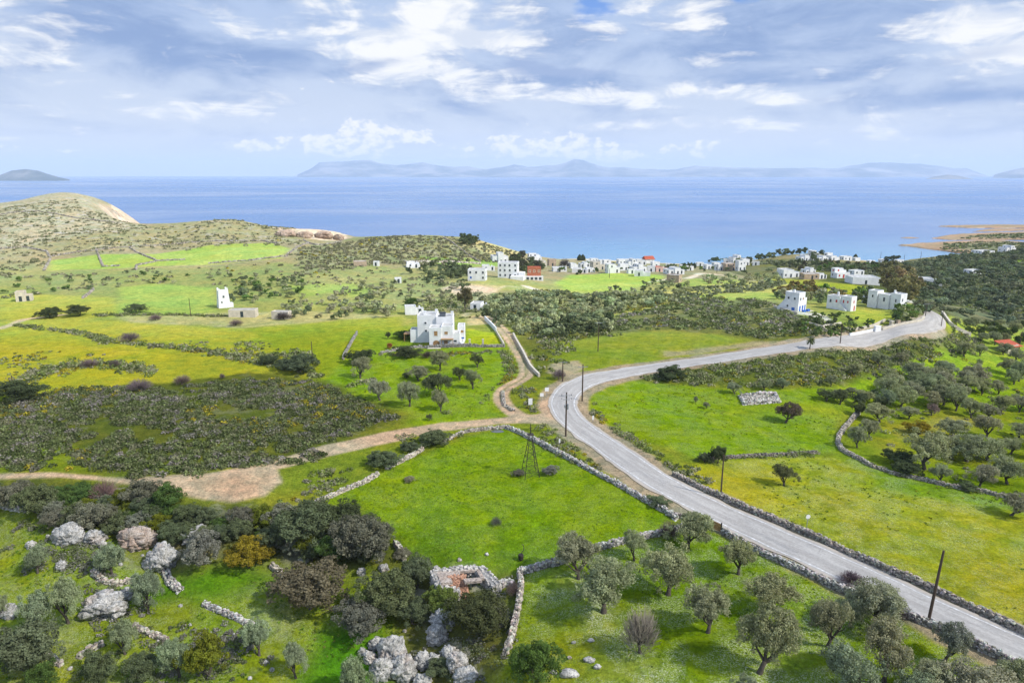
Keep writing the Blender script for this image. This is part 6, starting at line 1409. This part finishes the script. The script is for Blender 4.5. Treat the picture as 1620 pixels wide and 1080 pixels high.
b = MB(); b.add([(-4.6, -.5, 3.6), (4.6, -.5, 3.6), (4.6, 7, 3.6), (-4.6, 7, 3.6), (-4.2, 3.2, 6.1), (4.2, 3.2, 6.1)], [(0, 1, 5, 4), (2, 3, 4, 5), (0, 4, 4, 3), (1, 2, 5, 5)][:2]); b.add([(-4.6, -.5, 3.6), (-4.6, 7, 3.6), (-4.2, 3.2, 6.1), (-4.3, 3.2, 5.)], [(0, 1, 2, 3)]); b.add([(4.6, -.5, 3.6), (4.6, 7, 3.6), (4.2, 3.2, 6.1), (4.3, 3.2, 5.)], [(0, 3, 2, 1)]); b.build('gable_roof', M['redroof'], e)
simple(1016, 437, 29, 10, 'white low house at the edge of the village meadow', rz=-.2, lay=1, faces='fr', sub=True)
simple(1048, 430, 26, 9, 'pinkish house with a terracotta edge in the village', 'pink', lay=1, roof='redroof')
simple(1071, 434, 33, 12, 'long white house group at the right end of the village meadow', lay=3)
simple(1064, 447, 25, 13, 'lone grey stone cube house standing on the green meadow', 'tan', rz=-.55, sub=True, faces='fr', dens=.7)
for px, py, w, h, l, lay in [(895,422,14,8,'white house just right of the bare round tree',1),(935,431,16,8,'white house with a low annex in front of the left village row',1),(933,419,12,7,'little white cube close to the shore, left part',0),(955,418,14,7,'white shoreline house behind the narrow one',0),
 (987,428,16,11,'white cube between the bulky and the terraced house',0),(994,418,12,8,'white shoreline cube behind the tower like house',0),(1000,433,14,7,'low white annex in front of the village centre',0),(1015,419,16,9,'white shoreline house left of the red gable',1),(1038,423,14,9,'white house under the red gable house',0),
 (1030,430,14,9,'white cube between the terraced and the pinkish house',0),(1060,424,16,7,'white low house behind the pinkish one',1),(1082,424,12,6,'white little house before the cypress trio',0),(1108,421,12,5,'tiny white house among the cypresses',0),(1134,421,12,6,'small white house near the shore right of the cypresses',0),(1150,417,12,7,'white cube at the shore left of the highest village house',0),
 (1180,420,14,10,'white cube filling the gap under the highest village house',0),(1196,420,12,6,'small white house among trees right of the tall one',0),(1313,406,12,6,'small white roof behind the knoll row',0),(1285,414,16,8,'white house at the foot of the knoll row',1),(1357,413,12,5,'low white wall house right of the cypress on the knoll',0)]:
    simple(px, py, w, h, l, lay=lay, rz=hr.uniform(-.3, .4))
simple(985, 418, 16, 8, 'small white house near the water left of the red gable', lay=0)
simple(941, 415, 14, 6, 'small white house near the water at the left', lay=0)
simple(1092, 428, 14, 7, 'small white house hidden right of the long group', lay=0)
simple(1124, 426, 17, 8, 'white house beside the dark cypresses', lay=1)
simple(1144, 428, 20, 10, 'white cube house left of the brown stone house', lay=1)
simple(1156, 428, 22, 12, 'brown stone house with white corners', 'tan', lay=0)
simple(1168, 416, 22, 13, 'white house with a dark tree on top, highest of the right village group', lay=3)
simple(1174, 428, 16, 16, 'tall white house right of the brown stone house', lay=1)
simple(1186, 416, 13, 8, 'small white house right of the highest one', lay=0)
simple(1203, 409, 17, 8, 'orange house between trees by the shore', 'orange', lay=0)
simple(1275, 413, 22, 10, 'white terraced house at the left of the knoll', lay=3)
simple(1290, 406, 16, 10, 'white house at the top of the knoll', lay=1)
simple(1303, 413, 22, 9, 'white house in the middle of the row on the knoll', lay=3)
simple(1322, 412, 20, 8, 'white house right of the middle one on the knoll', lay=1)
simple(1341, 412, 18, 7, 'low white house at the right end of the knoll row', lay=0)
e = simple(1268, 400, 16, 9, 'old tan house with a red roof on the wooded knoll', 'tan', roof='redroof')
simple(1253, 439, 33, 14, 'white long house at the left end of the hamlet row', rz=.12, lay=1, sub=True)
simple(1283, 434, 22, 11, 'white house behind the stone house of the hamlet', lay=3)
simple(1284, 442, 26, 10, 'brown stone house in the hamlet row', 'tan', rz=.05)
simple(1302, 441, 18, 9, 'white annex right of the brown stone house in the hamlet', lay=1)
simple(1334, 440, 28, 16, 'white house with pink red trim in the hamlet', lay=2, sub=True, colrs=('red', 'glass'))
simple(1370, 450, 46, 14, 'long low grey white hall with a single window in the hamlet', rz=-.08, faces='f', dens=.15)
simple(1359, 435, 22, 6, 'low white house behind the long hall', lay=0)
simple(1440, 441, 26, 10, 'white house with a chimney half hidden by the tall airy trees', rz=-.2, lay=1, faces='fr')
simple(1473, 453, 38, 14, 'white house with a chimney at the edge of the wide wood', rz=-.3, lay=1, sub=True, faces='fr')
simple(1545, 434, 24, 7, 'white house roof deep in the wide wood', lay=0)
simple(1600, 399, 24, 11, 'white house on the far right slope', lay=3)
simple(1563, 402, 30, 5, 'low white building near the beach on the right', lay=0)
simple(1400, 417, 14, 7, 'small white beach house left of the far bay', lay=0)
simple(1425, 417, 14, 6, 'small white beach house in the middle of the far bay', lay=0)
simple(1380, 418, 12, 6, 'small white beach house behind the tall bare tree', lay=0)
simple(1437, 432, 14, 5, 'low flat roof beside the tall airy trees', lay=0)
simple(1374, 480, 14, 9, 'little white outbuilding between the two right hand white houses', rz=.3, lay=0)
def tower_house():
    e, s_ = place(356, 487, R(32), 'white tapering tower house in the left fields', name='tower_house')
    e.scale = (.85, .85, .9); w0, w1, H = 2.7, 2.15, 7.6; b = MB()
    b.add([(-w0, 0, -1), (w0, 0, -1), (w0, 2*w0, -1), (-w0, 2*w0, -1), (-w1, w0-w1, H), (w1, w0-w1, H), (w1, w0+w1, H), (-w1, w0+w1, H)], CQ); b.build('wall', M['white'], e)
    b = MB(); b.box(w0-.3, .6, -1, w0+1.3, 3.6, 1.8); b.build('annex', M['white'], e)
    for k, (x, y) in enumerate(((-w1, w0-w1), (w1-.7, w0-w1), (-w1, w0+w1-.7), (w1-.7, w0+w1-.7))): b = MB(); b.box(x, y, H+.003, x+.7, y+.7, H+1.0); b.build('merlon', M['white'], e)
    A = (-w0, .22, 2*w0, 2*w0, 0, H); opening(e, 'f', A, 2.6, 4.6, .7, .9, 'glass'); opening(e, 'f', A, 1.6, 2.2, .6, .8, 'glass'); B = (-w0+.22, 0, 2*w0, 2*w0, 0, H); opening(e, 'l', B, 2.6, 4.0, .7, .9, 'glass')
tower_house()
simple(38, 477, 26, 17, 'half ruined stone farmhouse far left', 'cream', kind='ruin', rz=.4, lay=1, roof='tan')
simple(383, 502, 44, 7, 'long low stone shed with a pale roof below the white tower', 'cream', kind='shed', rz=.05, roof='roofgrey', faces='f', dens=.3, dfac=.4)
simple(443, 505, 30, 8, 'stone shed with a pale roof right of the long one', 'cream', kind='shed', rz=-.1, faces='f', dens=.3, dfac=.5)
simple(654, 424, 26, 10, 'low white house alone under the headland', rz=.3, lay=2)
simple(595, 421, 9, 5, 'tiny white cube house under the headland', rz=0)
simple(570, 421, 24, 4, 'brownish low ruin wall left of the tiny white cube house', 'tan', kind='ruin', wins=False)
simple(630, 448, 12, 6, 'tiny bluish white house in the hollow', rz=.2)
simple(656, 498, 33, 15, 'white low house with a dome shaped block right behind the villa', rz=.2, lay=1, sub=True, dfac=.6)
simple(758, 491, 34, 8, 'white low house half hidden in bushes right of the tall dark tree', rz=-.2, lay=1)
e = simple(1602, 559, 26, 11, 'shed with a red roof at the right edge', 'cream', kind='shed', roof='redroof', wins=False, rz=.3)
b = MB(); b.add([(-3.6, -.6, 2.3), (3.6, -.6, 2.3), (3.6, 4.6, 3.6), (-3.6, 4.6, 3.6), (-3.6, -.6, 2.45), (3.6, -.6, 2.45), (3.6, 4.6, 3.75), (-3.6, 4.6, 3.75)], CQ); b.build('pitched_roof', M['redroof'], e)
# ------------------------------------------------------------------ poles and masts
def pole(px, py, top, label, arms=1, lean=0., rad=.16, gear=False, mat='wood', cat='utility pole'):
    x, y = ground(px, py); z = float(hz(x, y)); s = mpp(x, y, z); H = (py-top)*s/math.cos(math.atan2(CZ-z, y))
    e = empty('utility_pole', (x, y, z), .0); tag(e, label, cat); e.rotation_euler = (0, lean, 0)
    b = MB(); b.tube([(0, 0, -.6), (0, 0, H*.5), (0, 0, H)], [rad*1.15, rad, rad*.75], 8); b.build('post', M[mat], e)
    for k in range(arms):
        zz = H*.93-k*H*.09; b = MB(); b.box(-1.1 if k == 0 else -.7, -rad-.1, zz, 1.1 if k == 0 else .7, -rad, zz+.12); c = b.build('crossarm', M['metal'], e)
        for xx in (-.95, 0, .95): q = MB(); q.tube([(xx, -rad-.05, zz+.12), (xx, -rad-.05, zz+.34)], [.06, .045], 6); q.build('insulator', M['darkpaint'], c)
    if gear:
        b = MB(); b.tube([(.28, 0, H*.62), (.28, 0, H*.74)], [.24, .24], 8); b.box(-.45, -.35, H*.66, -.16, .1, H*.72); b.build('transformer', M['metal'], e)
    return e
pole(895, 690, 622, 'utility pole with crossarm and transformer standing at the junction', gear=True, arms=2)
pole(921, 634, 577, 'utility pole with a single crossarm on the inner side of the road curve')
pole(890, 603, 571, 'dark utility pole in front of the bare earth beside the road', rad=.15)
pole(946, 556, 508, 'utility pole in the meadow above the road', rad=.13)
pole(495, 577, 540, 'thin pole at the right end of the yellow meadow', arms=0, rad=.12)
pole(24, 629, 594, 'thin grey pole at the left edge of the heath', arms=0, rad=.12)
pole(1140, 787, 722, 'bare rusty brown pole by the long road wall beside the yellowish field', arms=0, rad=.13)
pole(1469, 981, 881, 'tall bare dark pole leaning slightly on the near side of the road', arms=0, rad=.16, lean=.05)
pole(1329, 543, 512, 'dark pole on the verge where the white road wall begins', arms=0, rad=.14)
pole(1464, 500, 480, 'pole with a crossarm at the far road bend beside the cypress', rad=.13)
pole(1489, 516, 488, 'thin pole on the outer side of the far road bend', arms=0, rad=.1)
pole(1612, 553, 525, 'dark pole beside the red roof', arms=0, rad=.14)
pole(302, 500, 472, 'thin pole in the field left of the white tower', arms=0, rad=.12)
pole(1280-495, 512, 492, 'thin pole at the top of the winding track', arms=0, rad=.1)
for i, (px, py, t) in enumerate([(964, 440, 425), (1134, 432, 418), (1392, 416, 398), (1456, 412, 398), (1430, 414, 402)]):
    pole(px, py, t, ['thin pole on the village meadow', 'pole beside the village lane', 'mast behind the beach houses, left', 'mast behind the beach houses, right', 'mast behind the beach houses, middle'][i], arms=0, rad=.15)
# bare tall trees / palms over the village
plant_px(CYP_P, 917, 412, 7, 402, C_DK, 'left one of the two slim tall trees above the village', 'cypress', 'cypress_tree')
plant_px(CYP_P, 922, 412, 7, 401, C_DK, 'right one of the two slim tall trees above the village', 'cypress', 'cypress_tree')
for i, px in enumerate((1083, 1089, 1098, 1353)): plant_px(CYP_P, px, 424 if i < 3 else 410, 6, 411 if i < 3 else 400, C_DK, ['first cypress of the trio right of the village', 'middle cypress of the trio right of the village', 'last cypress of the trio right of the village', 'lone cypress at the right end of the knoll row'][i], 'cypress', 'cypress_tree')
plant_px(BAR_P, 893, 424, 20, 406, (.16, .14, .13), 'big bare round tree beside the tan village house', 'bare tree', 'bare_tree', bush=True)
plant_px(FAR_P, 1404, 417, 14, 405, C_DK, 'dark umbrella tree over the beach houses', 'tree', 'tree'); plant_px(FAR_P, 1416, 415, 14, 403, C_DK, 'pair tree right of the umbrella tree at the beach', 'tree', 'tree')
# lattice tower in the green field
def tower():
    x, y = ground(839, 752); z = float(hz(x, y)); e = empty('lattice_tower', (x, y, z), .25); tag(e, 'dark rusty lattice tower standing in the middle of the green field', 'lattice tower')
    H = 9.6; w0, w1 = 1.35, .28
    def cw(t_): return w0+(w1-w0)*min(t_/.92, 1)
    for sx in (-1, 1):
        for sy in (-1, 1): b = MB(); b.tube([(sx*cw(t_/6), sy*cw(t_/6), H*.8*t_/6) for t_ in range(7)], [.055]*7, 4); b.build('leg', M['rust'], e)
    for k, t_ in enumerate((.14, .30, .45, .60, .74, .86)):
        w = cw(t_*.8/.8*1.0); zz = H*.8*t_; b = MB()
        C4 = [(-w, -w), (w, -w), (w, w), (-w, w)]
        for i in range(4): a, c = C4[i], C4[(i+1) % 4]; b.tube([(a[0], a[1], zz), (c[0], c[1], zz)], [.035, .035], 4)
        t2 = (0, .14, .30, .45, .60, .74)[k]; w2 = cw(t2); z2 = H*.8*t2; D4 = [(-w2, -w2), (w2, -w2), (w2, w2), (-w2, w2)]
        for i in range(4):
            a, c = D4[i], C4[(i+1) % 4]; b.tube([(a[0], a[1], z2), (c[0], c[1], zz)], [.025, .025], 4)
        b.build('brace', M['rust'], e)
    b = MB(); w = .5; b.box(-w, -w, H*.8, w, w, H*.8+.1); b.build('platform', M['rust'], e)
    b = MB(); b.tube([(0, 0, H*.8), (0, 0, H)], [.1, .07], 6); b.tube([(-.35, 0, H*.93), (.35, 0, H*.93)], [.05, .05], 5); b.build('mast', M['rust'], e)
tower()
# field odds and ends
def sign(px, py, h, w, hh, label, round_=False):
    x, y = ground(px, py); z = float(hz(x, y)); e = empty('road_sign', (x, y, z), R(8)); tag(e, label, 'sign')
    b = MB(); b.tube([(0, 0, -.3), (0, 0, h)], [.045, .045], 6); b.build('post', M['metal'], e); b = MB()
    if round_:
        k = 16; V = [(math.cos(2*math.pi*i/k)*w/2, -.06, h+math.sin(2*math.pi*i/k)*w/2) for i in range(k)]+[(0, -.06, h)]; V2 = [(a, -.09, c) for a, _, c in V]
        b.add(V+V2, [(i, (i+1) % k, (i+2) % k, k) for i in range(0, k, 2)]+[(i+k+1, 2*k+1, (i+2) % k+k+1, (i+1) % k+k+1) for i in range(0, k, 2)]+[(i, i+k+1, (i+1) % k+k+1, (i+1) % k) for i in range(k)])
    else: b.box(-w/2, -.08, h-hh/2, w/2, -.05, h+hh/2)
    b.build('panel', M['signwhite'], e)
sign(839, 645, 1.5, .9, 1.5, 'white upright board on the grass inside the junction')
sign(857, 634, 1.5, .8, .8, 'small white board between the other two at the junction')
sign(865, 628, 1.9, .9, .9, 'white board nearest to the road at the junction')
sign(1276, 836, 2.0, .7, .7, 'round grey back of a road sign behind the long road wall', True)
sign(938, 668, 1.1, .35, .9, 'small white marker post on the outer verge of the road curve')
sign(885, 706, 1.2, .3, .8, 'small white marker post in the scrub below the junction pole')
def pot():
    x, y = ground(824, 886); z = float(hz(x, y)); e = empty('black_pot', (x, y, z)); tag(e, 'small black pot with a thin curved hook in the green field', 'black pot')
    b = MB(); b.tube([(0, 0, 0), (0, 0, .25), (0, 0, .75), (0, 0, .95)], [.18, .34, .4, .36], 12); b.build('pot', M['rust'], e)
    b = MB(); b.tube([(.05, 0, .9), (.15, 0, 1.3), (.4, 0, 1.6), (.42, 0, 2.2), (.3, 0, 2.45), (.08, 0, 2.5)], [.05]*6, 6); b.build('hook', M['rust'], e)
pot()
for i, (px, py, w, h) in enumerate([(820,756,26,8), (872,752,34,8), (785,836,22,24)]):
    pass
plant_px(BUS_P, 820, 757, 22, 744, C_LENP, 'low grey shrub left of the lattice tower', 'shrub', 'shrub', bush=True)
plant_px(BUS_P, 872, 754, 28, 742, C_GREY, 'low grey shrub right of the lattice tower', 'shrub', 'shrub', bush=True)
plant_px(BAR_P, 785, 836, 20, 815, C_GREY, 'spindly grey bush alone in the green field', 'shrub', 'shrub', bush=True)
# small herd grazing: tiny dark figure on the lawn
haze()
